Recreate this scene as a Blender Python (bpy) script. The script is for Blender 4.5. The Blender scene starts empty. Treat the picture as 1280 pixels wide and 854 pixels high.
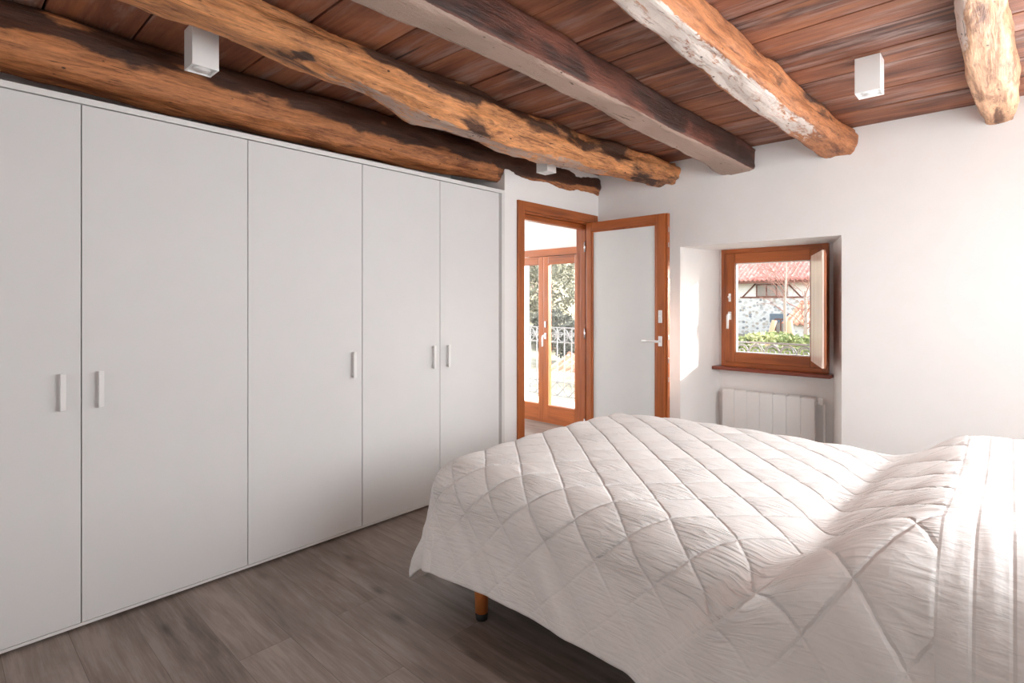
import bpy, bmesh, math, random
import numpy as np
from mathutils import Vector, Matrix, noise as mnoise

S = bpy.context.scene
COL = S.collection
R = math.radians
random.seed(7)

# ------------------------------------------------------------------ helpers
def lin(r, g, b):
    def f(c):
        c /= 255.0
        return c / 12.92 if c <= 0.04045 else ((c + 0.055) / 1.055) ** 2.4
    return (f(r), f(g), f(b), 1.0)

def smooth(a, b, x):
    t = min(1.0, max(0.0, (x - a) / (b - a)))
    return t * t * (3 - 2 * t)

def nsmooth(a, b, x):
    t = np.clip((x - a) / (b - a), 0, 1)
    return t * t * (3 - 2 * t)

def link(o, parent=None):
    COL.objects.link(o)
    if parent is not None:
        o.parent = parent
    return o

def tag(o, label=None, cat=None, group=None, kind=None):
    if label: o['label'] = label
    if cat: o['category'] = cat
    if group: o['group'] = group
    if kind: o['kind'] = kind
    return o

def empty(name, loc=(0, 0, 0), rz=0.0, parent=None):
    o = bpy.data.objects.new(name, None)
    o.empty_display_size = 0.1
    o.location = loc
    o.rotation_euler = (0, 0, rz)
    return link(o, parent)

def from_data(name, verts, faces, mats, parent=None, shade=False, midx=None):
    me = bpy.data.meshes.new(name)
    me.from_pydata([tuple(v) for v in verts], [], faces)
    for m in (mats if isinstance(mats, (list, tuple)) else [mats]):
        me.materials.append(m)
    if midx is not None:
        me.polygons.foreach_set('material_index', midx)
    if shade:
        me.polygons.foreach_set('use_smooth', [True] * len(me.polygons))
    me.update()
    return link(bpy.data.objects.new(name, me), parent)

class MB:
    """collects shapes into one bmesh, links them as ONE mesh object"""
    def __init__(self):
        self.bm = bmesh.new()
    def box(self, a, b, bevel=0.0, segs=2, mi=0, M=None):
        x0, x1 = sorted((a[0], b[0])); y0, y1 = sorted((a[1], b[1])); z0, z1 = sorted((a[2], b[2]))
        t = bmesh.new()
        vs = [t.verts.new(p) for p in ((x0,y0,z0),(x1,y0,z0),(x1,y1,z0),(x0,y1,z0),(x0,y0,z1),(x1,y0,z1),(x1,y1,z1),(x0,y1,z1))]
        for f in ((0,3,2,1),(4,5,6,7),(0,1,5,4),(1,2,6,5),(2,3,7,6),(3,0,4,7)):
            t.faces.new([vs[i] for i in f])
        if bevel > 0:
            bevel = min(bevel, 0.45 * min(x1-x0, y1-y0, z1-z0))
            bmesh.ops.bevel(t, geom=list(t.edges), offset=bevel, segments=segs, affect='EDGES', profile=0.6)
        self._take(t, M, mi)
        return self
    def _take(self, t, M=None, mi=0, smooth_=False):
        if M is not None:
            bmesh.ops.transform(t, matrix=M, verts=list(t.verts))
        for f in t.faces:
            f.material_index = mi
            f.smooth = smooth_
        me = bpy.data.meshes.new('tmp')
        t.to_mesh(me); t.free()
        self.bm.from_mesh(me)
        bpy.data.meshes.remove(me)
    def tube(self, pts, rad, n=10, mi=0, closed=False, caps=True):
        pts = [Vector(p) for p in pts]
        rads = rad if isinstance(rad, (list, tuple)) else [rad] * len(pts)
        t = bmesh.new()
        rings = []
        up = None
        N = len(pts)
        for i, p in enumerate(pts):
            if closed:
                d = pts[(i + 1) % N] - pts[i - 1]
            else:
                d = pts[min(i + 1, N - 1)] - pts[max(i - 1, 0)]
            d.normalize()
            if up is None:
                up = Vector((0, 0, 1)) if abs(d.z) < 0.9 else Vector((1, 0, 0))
            side = d.cross(up); side.normalize()
            up = side.cross(d); up.normalize()
            rings.append([t.verts.new(p + (side * math.cos(2*math.pi*k/n) + up * math.sin(2*math.pi*k/n)) * rads[i]) for k in range(n)])
        for i in range(N if closed else N - 1):
            a, b = rings[i], rings[(i + 1) % N]
            for k in range(n):
                t.faces.new((a[k], a[(k+1) % n], b[(k+1) % n], b[k]))
        if caps and not closed:
            t.faces.new(list(reversed(rings[0]))); t.faces.new(rings[-1])
        bmesh.ops.recalc_face_normals(t, faces=list(t.faces))
        self._take(t, None, mi, True)
        return self
    def lathe(self, prof, c=(0, 0, 0), n=24, mi=0, M=None):
        t = bmesh.new()
        rings = []
        for r, z in prof:
            rings.append([t.verts.new((r * math.cos(2*math.pi*k/n), r * math.sin(2*math.pi*k/n), z)) for k in range(n)])
        for a, b in zip(rings, rings[1:]):
            for k in range(n):
                t.faces.new((a[k], a[(k+1) % n], b[(k+1) % n], b[k]))
        t.faces.new(list(reversed(rings[0]))); t.faces.new(rings[-1])
        bmesh.ops.recalc_face_normals(t, faces=list(t.faces))
        MM = Matrix.Translation(c)
        if M is not None: MM = MM @ M
        self._take(t, MM, mi, True)
        return self
    def quad(self, pts, mi=0):
        t = bmesh.new()
        t.faces.new([t.verts.new(p) for p in pts])
        self._take(t, None, mi)
        return self
    def prism(self, poly, z0, z1, mi=0, M=None):
        """polygon in xy extruded in z"""
        t = bmesh.new()
        a = [t.verts.new((x, y, z0)) for x, y in poly]
        b = [t.verts.new((x, y, z1)) for x, y in poly]
        n = len(poly)
        t.faces.new(list(reversed(a))); t.faces.new(b)
        for i in range(n):
            t.faces.new((a[i], a[(i+1) % n], b[(i+1) % n], b[i]))
        bmesh.ops.recalc_face_normals(t, faces=list(t.faces))
        self._take(t, M, mi)
        return self
    def build(self, name, mats, parent=None):
        me = bpy.data.meshes.new(name)
        self.bm.to_mesh(me); self.bm.free()
        for m in (mats if isinstance(mats, (list, tuple)) else [mats]):
            me.materials.append(m)
        o = bpy.data.objects.new(name, me)
        if any(p.use_smooth for p in me.polygons):
            pass
        return link(o, parent)

def copy_tree(o, parent=None):
    c = o.copy()
    COL.objects.link(c)
    c.parent = parent
    for ch in [x for x in S.objects if x.parent == o]:
        copy_tree(ch, c)
    return c

# ------------------------------------------------------------------ materials
def mat(name):
    m = bpy.data.materials.new(name)
    m.use_nodes = True
    nt = m.node_tree
    b = nt.nodes['Principled BSDF']
    return m, nt, b

def nd(nt, t, **kw):
    n = nt.nodes.new(t)
    for k, v in kw.items():
        setattr(n, k, v)
    return n

def setin(n, **kw):
    for k, v in kw.items():
        n.inputs[k.replace('_', ' ')].default_value = v

def coords(nt, scale=(1, 1, 1), loc=(0, 0, 0), rot=(0, 0, 0)):
    tc = nd(nt, 'ShaderNodeTexCoord')
    mp = nd(nt, 'ShaderNodeMapping')
    mp.inputs['Scale'].default_value = scale
    mp.inputs['Location'].default_value = loc
    mp.inputs['Rotation'].default_value = rot
    nt.links.new(tc.outputs['Object'], mp.inputs['Vector'])
    return mp.outputs['Vector']

def noise(nt, vec, scale, detail=4, rough=0.55, dist=0.0):
    n = nd(nt, 'ShaderNodeTexNoise')
    setin(n, Scale=scale, Detail=detail, Roughness=rough, Distortion=dist)
    nt.links.new(vec, n.inputs['Vector'])
    return n.outputs['Fac']

def ramp(nt, fac, stops, interp='LINEAR'):
    r = nd(nt, 'ShaderNodeValToRGB')
    cr = r.color_ramp
    cr.interpolation = interp
    while len(cr.elements) > 1:
        cr.elements.remove(cr.elements[-1])
    cr.elements[0].position = stops[0][0]; cr.elements[0].color = stops[0][1]
    for p, c in stops[1:]:
        e = cr.elements.new(p); e.color = c
    nt.links.new(fac, r.inputs['Fac'])
    return r.outputs['Color']

def mixc(nt, fac, a, b, mode='MIX'):
    m = nd(nt, 'ShaderNodeMix', data_type='RGBA', blend_type=mode)
    for i, v in ((0, fac), (6, a), (7, b)):
        if hasattr(v, 'is_output') or isinstance(v, bpy.types.NodeSocket):
            nt.links.new(v, m.inputs[i])
        else:
            m.inputs[i].default_value = v
    return m.outputs[2]

def math_(nt, op, a, b=0.0, clamp=False):
    m = nd(nt, 'ShaderNodeMath', operation=op, use_clamp=clamp)
    for i, v in ((0, a), (1, b)):
        if isinstance(v, bpy.types.NodeSocket):
            nt.links.new(v, m.inputs[i])
        else:
            m.inputs[i].default_value = v
    return m.outputs[0]

def bump(nt, b, h, strength=0.3, dist=0.01):
    n = nd(nt, 'ShaderNodeBump')
    setin(n, Strength=strength, Distance=dist)
    nt.links.new(h, n.inputs['Height'])
    nt.links.new(n.outputs['Normal'], b.inputs['Normal'])

def g(v):
    return (v, v, v, 1)

def flat(name, col, rough=0.5, metal=0.0, coat=0.0, spec=0.5, bumps=None):
    m, nt, b = mat(name)
    vec = coords(nt)
    n = noise(nt, vec, 6.0, 3)
    c2 = tuple(min(1, x * 1.01) for x in col[:3]) + (1,)
    c1 = tuple(x * 0.99 for x in col[:3]) + (1,)
    nt.links.new(ramp(nt, n, [(0.3, c1), (0.7, c2)]), b.inputs['Base Color'])
    setin(b, Roughness=rough, Metallic=metal)
    b.inputs['Specular IOR Level'].default_value = spec
    b.inputs['Coat Weight'].default_value = coat
    b.inputs['Coat Roughness'].default_value = 0.08
    if bumps:
        bump(nt, b, noise(nt, vec, bumps[0], 4), bumps[1], bumps[2])
    return m

M = {}
M['plaster'] = flat('white_plaster', lin(242, 241, 240), 0.9, spec=0.2, bumps=(14, 0.06, 0.01))
M['plaster_out'] = flat('outside_render', lin(236, 230, 222), 0.95, spec=0.1, bumps=(20, 0.2, 0.01))
M['lacquer'] = flat('white_lacquer', lin(221, 221, 221), 0.45, spec=0.12)
M['lacquer_side'] = flat('white_melamine', lin(226, 225, 223), 0.4)
M['gap'] = flat('dark_gap', lin(60, 58, 56), 0.9)
M['white_metal'] = flat('white_enamel', lin(238, 238, 237), 0.3, coat=0.3)
M['handle_metal'] = flat('satin_grey_handle', lin(232, 231, 230), 0.4, metal=0.0)
M['chrome'] = flat('satin_chrome', lin(210, 210, 210), 0.22, metal=0.85)
M['black_plastic'] = flat('black_plastic', lin(22, 22, 22), 0.6)
M['iron'] = flat('grey_iron', lin(120, 122, 126), 0.5, metal=0.3)
M['beech'] = flat('orange_beech', lin(196, 118, 62), 0.4)
M['mattress'] = flat('mattress_ticking', lin(225, 222, 216), 0.9)
M['bed_base'] = flat('grey_bed_base', lin(120, 112, 106), 0.9)
M['stake'] = flat('pale_stake_wood', lin(196, 160, 126), 0.8)
M['bark'] = flat('pale_bark', lin(168, 150, 136), 0.9, bumps=(40, 0.5, 0.02))
M['twig'] = flat('reddish_twig', lin(150, 110, 98), 0.9)
M['timber'] = flat('dark_brown_timber', lin(118, 72, 56), 0.7)
M['blue_stone'] = flat('blue_grey_stone', lin(112, 122, 132), 0.9, bumps=(8, 0.3, 0.02))
M['glass_dark'] = flat('far_window_pane', lin(150, 140, 132), 0.15)
M['frosted'] = flat('frosted_panel', lin(226, 230, 230), 0.18, coat=0.3)

def varnish(name, axis, base, dark, coat=0.2):
    m, nt, b = mat(name)
    st = {'x': (2.0, 34, 34), 'y': (34, 2.0, 34), 'z': (34, 34, 2.0)}[axis]
    st2 = {'x': (0.8, 7, 7), 'y': (7, 0.8, 7), 'z': (7, 7, 0.8)}[axis]
    n1 = noise(nt, coords(nt, st), 1.0, 5, 0.6, 0.3)
    n2 = noise(nt, coords(nt, st2, (3, 1, 2)), 1.0, 3, 0.5, 0.6)
    f = math_(nt, 'ADD', math_(nt, 'MULTIPLY', n1, 0.55), math_(nt, 'MULTIPLY', n2, 0.45))
    nt.links.new(ramp(nt, f, [(0.33, dark), (0.5, base), (0.7, tuple(min(1, c * 1.35) for c in base[:3]) + (1,))]), b.inputs['Base Color'])
    setin(b, Roughness=0.38)
    b.inputs['Coat Weight'].default_value = coat
    b.inputs['Coat Roughness'].default_value = 0.15
    bump(nt, b, n1, 0.08, 0.003)
    return m
WB, WD = lin(166, 90, 40), lin(118, 56, 22)
for ax in 'xyz':
    M['wood_' + ax] = varnish('varnished_wood_' + ax, ax, WB, WD)
M['glare_wood'] = varnish('glare_tinted_wood', 'z', lin(236, 214, 200), lin(226, 198, 182))  # grazing reflection on brown varnish put into the base colour
M['wood_sill'] = varnish('red_brown_sill_wood', 'x', lin(128, 62, 44), lin(96, 42, 30))

def mk_glass():
    m, nt, b = mat('clear_glass')
    nt.nodes.remove(b)
    tr = nd(nt, 'ShaderNodeBsdfTransparent'); tr.inputs['Color'].default_value = (0.97, 0.98, 0.98, 1)
    gl = nd(nt, 'ShaderNodeBsdfGlossy'); gl.inputs['Roughness'].default_value = 0.02
    fr = nd(nt, 'ShaderNodeFresnel'); fr.inputs['IOR'].default_value = 1.35
    mx = nd(nt, 'ShaderNodeMixShader')
    nt.links.new(fr.outputs[0], mx.inputs[0])
    nt.links.new(tr.outputs[0], mx.inputs[1]); nt.links.new(gl.outputs[0], mx.inputs[2])
    nt.links.new(mx.outputs[0], nt.nodes['Material Output'].inputs['Surface'])
    return m
M['glass'] = mk_glass()

def mk_floor():
    m, nt, b = mat('grey_oak_laminate')
    vec = coords(nt, (1, 1, 1), (0.36, 0.005, 0))
    br = nd(nt, 'ShaderNodeTexBrick')
    br.offset = 0.37
    setin(br, Scale=1.0, Mortar_Size=0.0011, Mortar_Smooth=0.1, Bias=0.0, Brick_Width=1.285, Row_Height=0.2)
    br.inputs['Color1'].default_value = (0, 0, 0, 1); br.inputs['Color2'].default_value = (1, 1, 1, 1)
    br.inputs['Mortar'].default_value = (0.5, 0.5, 0.5, 1)
    nt.links.new(vec, br.inputs['Vector'])
    rnd = br.outputs['Color']
    # shift the grain per board
    comb = nd(nt, 'ShaderNodeVectorMath', operation='MULTIPLY_ADD')
    nt.links.new(rnd, comb.inputs[0]); comb.inputs[1].default_value = (7.3, 3.1, 5.0)
    nt.links.new(vec, comb.inputs[2])
    def st(scale):
        mp = nd(nt, 'ShaderNodeMapping'); mp.inputs['Scale'].default_value = scale
        nt.links.new(comb.outputs[0], mp.inputs['Vector']); return mp.outputs['Vector']
    g1 = noise(nt, st((2.2, 26, 1)), 1.0, 6, 0.62, 0.5)
    g2 = noise(nt, st((1.1, 5.5, 1)), 1.0, 4, 0.6, 1.4)
    g3 = noise(nt, st((9, 160, 1)), 1.0, 3, 0.6)
    f = math_(nt, 'ADD', math_(nt, 'MULTIPLY', g1, 0.42), math_(nt, 'MULTIPLY', g2, 0.4))
    f = math_(nt, 'ADD', f, math_(nt, 'MULTIPLY', g3, 0.18))
    c = ramp(nt, f, [(0.36, lin(84, 72, 66)), (0.49, lin(132, 119, 111)), (0.60, lin(168, 156, 148))])
    c = mixc(nt, 0.42, c, mixc(nt, rnd, lin(104, 89, 80), lin(160, 147, 139)), 'MIX')
    # knots
    vo = nd(nt, 'ShaderNodeTexVoronoi'); vo.feature = 'F1'
    setin(vo, Scale=1.0, Randomness=1.0)
    nt.links.new(st((2.3, 6.5, 1)), vo.inputs['Vector'])
    k = ramp(nt, vo.outputs['Distance'], [(0.02, g(1)), (0.12, g(0.35)), (0.2, g(0))])
    kk = math_(nt, 'MULTIPLY', k, 0.75)
    c = mixc(nt, kk, c, lin(62, 48, 42))
    c = mixc(nt, math_(nt, 'MULTIPLY', br.outputs['Fac'], 0.5), c, lin(62, 52, 47))
    nt.links.new(c, b.inputs['Base Color'])
    setin(b, Roughness=0.42)
    b.inputs['Specular IOR Level'].default_value = 0.45
    bump(nt, b, math_(nt, 'SUBTRACT', g1, math_(nt, 'MULTIPLY', br.outputs['Fac'], 2.0)), 0.12, 0.004)
    return m
M['floor'] = mk_floor()

def mk_boards():
    m, nt, b = mat('old_stained_boards')
    geo = nd(nt, 'ShaderNodeNewGeometry')
    rnd = geo.outputs['Random Per Island']
    tc = nd(nt, 'ShaderNodeTexCoord')
    off = nd(nt, 'ShaderNodeCombineXYZ')
    nt.links.new(math_(nt, 'MULTIPLY', rnd, 37.0), off.inputs[0]); nt.links.new(math_(nt, 'MULTIPLY', rnd, 91.0), off.inputs[1])
    ad = nd(nt, 'ShaderNodeVectorMath', operation='ADD')
    nt.links.new(tc.outputs['Object'], ad.inputs[0]); nt.links.new(off.outputs[0], ad.inputs[1])
    def st(scale):
        mp = nd(nt, 'ShaderNodeMapping'); mp.inputs['Scale'].default_value = scale
        nt.links.new(ad.outputs[0], mp.inputs['Vector']); return mp.outputs['Vector']
    big = noise(nt, st((1.5, 5, 1)), 1.0, 4, 0.55, 0.25)
    gr = noise(nt, st((1.6, 42, 1)), 1.0, 6, 0.6, 0.25)
    fine = noise(nt, st((10, 170, 1)), 1.0, 3, 0.6)
    f = math_(nt, 'ADD', math_(nt, 'MULTIPLY', big, 0.62), math_(nt, 'MULTIPLY', gr, 0.26))
    f = math_(nt, 'ADD', f, math_(nt, 'MULTIPLY', fine, 0.12))
    f = math_(nt, 'ADD', f, math_(nt, 'MULTIPLY', math_(nt, 'SUBTRACT', rnd, 0.5), 0.10))
    c = ramp(nt, f, [(0.36, lin(78, 46, 35)), (0.46, lin(124, 75, 54)), (0.55, lin(146, 92, 66)), (0.64, lin(172, 116, 86))])
    # grey bleached bloom
    bl = noise(nt, st((1.2, 9, 1)), 1.3, 5, 0.65, 0.3)
    blm = ramp(nt, bl, [(0.52, g(0)), (0.68, g(0.65))])
    c = mixc(nt, blm, c, lin(170, 146, 138))
    # orange streaks
    orr = ramp(nt, noise(nt, st((1.1, 7, 1)), 1.7, 3, 0.5, 0.5), [(0.56, g(0)), (0.72, g(0.55))])
    c = mixc(nt, orr, c, lin(170, 108, 66))
    # dark cracks along the grain
    cr = ramp(nt, noise(nt, st((1.6, 55, 1)), 1.0, 2, 0.5, 0.4), [(0.27, g(0.85)), (0.31, g(0))])
    c = mixc(nt, cr, c, lin(40, 22, 17))
    nt.links.new(c, b.inputs['Base Color'])
    setin(b, Roughness=0.62)
    bump(nt, b, math_(nt, 'ADD', gr, math_(nt, 'MULTIPLY', fine, 0.5)), 0.35, 0.006)
    return m
M['boards'] = mk_boards()

def mk_beam(name, light, mid, dark, resid, seed, patch=1.0, resid_thr=0.5):
    """old hewn timber: bark patches (partly painted shade on the wardrobe beam), grain, whitish lime residue where the point attribute asks for it"""
    m, nt, b = mat(name)
    L = (seed * 3.7, seed * 1.9, seed * 2.3)
    at1 = nd(nt, 'ShaderNodeAttribute', attribute_name='lime')
    at2 = nd(nt, 'ShaderNodeAttribute', attribute_name='bark')
    gr = noise(nt, coords(nt, (34, 2.6, 34), L), 1.0, 6, 0.65, 1.2)
    fine = noise(nt, coords(nt, (120, 16, 120), L), 1.0, 4, 0.65, 0.5)
    blot = noise(nt, coords(nt, (8, 2.4, 8), L), 1.0, 5, 0.62, 0.8)
    f = math_(nt, 'ADD', math_(nt, 'MULTIPLY', gr, 0.4), math_(nt, 'MULTIPLY', fine, 0.25))
    f = math_(nt, 'ADD', f, math_(nt, 'MULTIPLY', blot, 0.35))
    c = ramp(nt, f, [(0.40, mid), (0.5, light), (0.60, tuple(min(1, x * 1.45) for x in light[:3]) + (1,))])
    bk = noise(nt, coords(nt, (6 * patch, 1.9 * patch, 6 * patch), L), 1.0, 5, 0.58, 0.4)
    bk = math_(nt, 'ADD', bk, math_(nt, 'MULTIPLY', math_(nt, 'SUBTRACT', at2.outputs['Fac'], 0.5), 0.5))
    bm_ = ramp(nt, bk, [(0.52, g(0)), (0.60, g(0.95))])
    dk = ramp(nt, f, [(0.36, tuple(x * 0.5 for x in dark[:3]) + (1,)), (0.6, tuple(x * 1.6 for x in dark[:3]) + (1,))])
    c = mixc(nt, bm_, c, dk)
    ln = noise(nt, coords(nt, (30, 9, 30), L), 1.0, 6, 0.72, 0.6)
    ln = math_(nt, 'ADD', ln, math_(nt, 'MULTIPLY', math_(nt, 'SUBTRACT', at1.outputs['Fac'], 0.5), 0.95))
    lm = ramp(nt, ln, [(resid_thr, g(0)), (resid_thr + 0.12, g(0.88))])
    c = mixc(nt, lm, c, resid)
    # worm holes and checks
    vo = nd(nt, 'ShaderNodeTexVoronoi'); setin(vo, Scale=1.0)
    nt.links.new(coords(nt, (16, 9, 16), L), vo.inputs['Vector'])
    hole = ramp(nt, vo.outputs['Distance'], [(0.05, g(0.9)), (0.09, g(0))])
    c = mixc(nt, hole, c, lin(38, 20, 14))
    ck = ramp(nt, noise(nt, coords(nt, (48, 3.5, 48), L), 1.0, 3, 0.5, 1.8), [(0.28, g(0.85)), (0.34, g(0))])
    c = mixc(nt, ck, c, lin(52, 27, 17))
    nt.links.new(c, b.inputs['Base Color'])
    setin(b, Roughness=0.6)
    bump(nt, b, math_(nt, 'ADD', math_(nt, 'ADD', gr, math_(nt, 'MULTIPLY', fine, 0.6)), blot), 0.55, 0.012)
    return m

def mk_quilt():
    m, nt, b = mat('white_quilt_cotton')
    n = noise(nt, coords(nt, (1, 1, 1)), 5.0, 3)
    nt.links.new(ramp(nt, n, [(0.3, lin(244, 242, 240)), (0.7, lin(247, 245, 243))]), b.inputs['Base Color'])
    setin(b, Roughness=0.95)
    b.inputs['Specular IOR Level'].default_value = 0.1
    b.inputs['Sheen Weight'].default_value = 0.15
    def uv(name):
        return nd(nt, 'ShaderNodeUVMap', uv_map=name).outputs[0]
    def sep(v):
        n_ = nd(nt, 'ShaderNodeSeparateXYZ'); nt.links.new(v, n_.inputs[0]); return n_.outputs
    def mapped(v, scale, rz=0.0):
        mp = nd(nt, 'ShaderNodeMapping'); mp.inputs['Scale'].default_value = scale; mp.inputs['Rotation'].default_value = (0, 0, rz)
        nt.links.new(v, mp.inputs['Vector']); return mp.outputs['Vector']
    cl, di = uv('cloth'), uv('diamond')
    def groove(x, period, width):
        """1 on a stitched line of the given coordinate, 0 away from it"""
        f = math_(nt, 'ABSOLUTE', math_(nt, 'SUBTRACT', math_(nt, 'FRACT', math_(nt, 'ADD', x, 0.5)), 0.5))
        f = math_(nt, 'MULTIPLY', f, period / width)
        return math_(nt, 'SUBTRACT', 1.0, math_(nt, 'MINIMUM', f, 1.0), True)
    da, db = sep(di)[0], sep(di)[1]
    wob = math_(nt, 'MULTIPLY', math_(nt, 'SUBTRACT', noise(nt, cl, 40.0, 2), 0.5), 0.05)
    gd = math_(nt, 'MAXIMUM', groove(math_(nt, 'ADD', da, wob), 0.152, 0.0075), groove(math_(nt, 'ADD', db, wob), 0.152, 0.0075))
    cs = sep(cl)[0]
    border = math_(nt, 'GREATER_THAN', cs, -0.123)
    gc = groove(math_(nt, 'DIVIDE', math_(nt, 'ADD', cs, 0.123), 0.063), 0.063, 0.006)
    gr_ = math_(nt, 'ADD', math_(nt, 'MULTIPLY', gd, math_(nt, 'SUBTRACT', 1.0, border)), math_(nt, 'MULTIPLY', math_(nt, 'MULTIPLY', gc, 0.5), border))
    # pulled wrinkles: ridges running along the bed, different in every diamond
    fl = nd(nt, 'ShaderNodeVectorMath', operation='FLOOR'); nt.links.new(di, fl.inputs[0])
    wn = nd(nt, 'ShaderNodeTexWhiteNoise'); wn.noise_dimensions = '2D'; nt.links.new(fl.outputs[0], wn.inputs['Vector'])
    off = nd(nt, 'ShaderNodeVectorMath', operation='MULTIPLY_ADD')
    nt.links.new(wn.outputs['Color'], off.inputs[0]); off.inputs[1].default_value = (3, 3, 0); nt.links.new(cl, off.inputs[2])
    wv = noise(nt, mapped(off.outputs[0], (6, 52, 1), R(-14)), 1.0, 2, 0.5, 0.6)
    rid = math_(nt, 'SUBTRACT', 1.0, math_(nt, 'MULTIPLY', math_(nt, 'ABSOLUTE', math_(nt, 'SUBTRACT', wv, 0.5)), 5.0), True)
    wamp = math_(nt, 'MULTIPLY', ramp(nt, wn.outputs['Value'], [(0.1, g(0.25)), (0.8, g(1))]), ramp(nt, noise(nt, cl, 2.2, 2), [(0.35, g(0.25)), (0.6, g(1))]))
    at = nd(nt, 'ShaderNodeAttribute', attribute_name='top')
    wamp = math_(nt, 'MULTIPLY', wamp, math_(nt, 'MULTIPLY_ADD', at.outputs['Fac'], 1.0))
    nt.nodes[-1].inputs[2].default_value = 0.0
    gtop = math_(nt, 'MULTIPLY_ADD', at.outputs['Fac'], 0.84)
    nt.nodes[-1].inputs[2].default_value = 0.16
    bw = noise(nt, mapped(cl, (9, 55, 1)), 1.0, 3, 0.5, 0.3)
    h = math_(nt, 'MULTIPLY', math_(nt, 'MULTIPLY', rid, wamp), 0.0045)
    h = math_(nt, 'MULTIPLY', h, math_(nt, 'SUBTRACT', 1.0, border))
    h = math_(nt, 'ADD', h, math_(nt, 'MULTIPLY', math_(nt, 'MULTIPLY', bw, border), 0.006))
    h = math_(nt, 'SUBTRACT', h, math_(nt, 'MULTIPLY', math_(nt, 'MULTIPLY', gr_, gtop), 0.0044))
    h = math_(nt, 'ADD', h, math_(nt, 'MULTIPLY', noise(nt, cl, 26.0, 3), 0.0035))
    bump(nt, b, h, 1.0, 1.0)
    return m
M['quilt'] = mk_quilt()

def mk_stone():
    m, nt, b = mat('rubble_stone')
    v = coords(nt, (1, 1, 1.3))
    vo = nd(nt, 'ShaderNodeTexVoronoi'); setin(vo, Scale=4.2)
    nt.links.new(v, vo.inputs['Vector'])
    n = noise(nt, v, 2.0, 5, 0.7)
    sep = nd(nt, 'ShaderNodeSeparateColor'); nt.links.new(vo.outputs['Color'], sep.inputs[0])
    c = ramp(nt, sep.outputs[0], [(0.0, lin(96, 100, 108)), (0.3, lin(196, 192, 186)), (0.6, lin(220, 216, 210)), (0.85, lin(176, 160, 142))])
    mo = ramp(nt, vo.outputs['Distance'], [(0.42, g(0)), (0.6, g(1))])
    c = mixc(nt, mo, c, lin(224, 220, 214))
    c = mixc(nt, 0.25, c, ramp(nt, n, [(0.3, lin(150, 145, 140)), (0.7, lin(230, 226, 220))]))
    nt.links.new(c, b.inputs['Base Color']); setin(b, Roughness=0.95)
    bump(nt, b, vo.outputs['Distance'], 0.5, 0.05)
    return m
M['stone'] = mk_stone()

def mk_noise_mat(name, a, b_, c_, scale, rough=0.9, bs=0.4):
    m, nt, b = mat(name)
    n = noise(nt, coords(nt), scale, 5, 0.65, 0.4)
    nt.links.new(ramp(nt, n, [(0.33, a), (0.5, b_), (0.66, c_)]), b.inputs['Base Color'])
    setin(b, Roughness=rough)
    bump(nt, b, n, bs, 0.02)
    return m
M['tile'] = mk_noise_mat('terracotta_tile', lin(176, 104, 92), lin(204, 138, 124), lin(222, 172, 158), 3.0)
M['tile_orange'] = mk_noise_mat('orange_tile', lin(188, 112, 88), lin(212, 142, 112), lin(226, 176, 148), 3.0)
M['ground'] = mk_noise_mat('dry_hillside', lin(104, 98, 78), lin(140, 134, 112), lin(168, 162, 142), 0.6)
M['leaf_hedge'] = mk_noise_mat('hedge_leaf', lin(96, 110, 62), lin(140, 148, 96), lin(186, 186, 140), 2.0)
M['leaf_olive'] = mk_noise_mat('pale_olive_leaf', lin(88, 88, 72), lin(124, 122, 102), lin(158, 154, 136), 1.2)
M['leaf_dark'] = mk_noise_mat('grey_green_leaf', lin(66, 68, 58), lin(94, 94, 82), lin(124, 122, 108), 1.2)
M['paving'] = mk_noise_mat('pale_balcony_tile', lin(196, 190, 182), lin(214, 208, 200), lin(226, 222, 216), 4.0)

# ------------------------------------------------------------------ dimensions (metres); eye at (0,0,1.34)
EYE = 1.34
XL = -2.80          # wardrobe fronts / door wall face
XR = 0.95           # wall behind the bed head
YN = -1.30          # wall behind the camera
YB = 4.21           # far wall face
YO = 5.06           # outer face of far wall
H = 2.505           # underside of the boards
NX = -6.2           # far side of the next room

# ------------------------------------------------------------------ room shell
o = MB().box((NX - 0.2, YN - 0.2, -0.12), (XR + 0.25, YO, 0.0)).build('floor', M['floor']); tag(o, kind='structure')

# ceiling: boards running across the beams, plus the deck above
mb = MB()
y = YN - 0.1
rr = random.Random(3)
marks = [2.735, 2.99, 3.19, 3.55, 3.86, 4.21]
edges = [y]
while edges[-1] < 2.735 - 0.34:
    edges.append(edges[-1] + rr.uniform(0.2, 0.33))
edges = edges + marks
for a, b in zip(edges, edges[1:]):
    dz = rr.uniform(0, 0.005)
    gp = rr.choice((0.002, 0.004, 0.0055)); mb.box((-3.45, a + gp, H + dz), (XR + 0.1, b - gp, H + 0.03), 0.002, 1, 0)
mb.box((-3.5, YN - 0.15, H + 0.03), (XR + 0.15, YB, H + 0.14), mi=1)
o = mb.build('ceiling', [M['boards'], M['gap']]); tag(o, kind='structure')
o = MB().box((NX, 2.0, 2.62), (-2.96, YB + 0.2, 2.8)).build('ceiling', M['plaster']); o.name = 'ceiling_adjoining'; tag(o, kind='structure')

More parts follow.
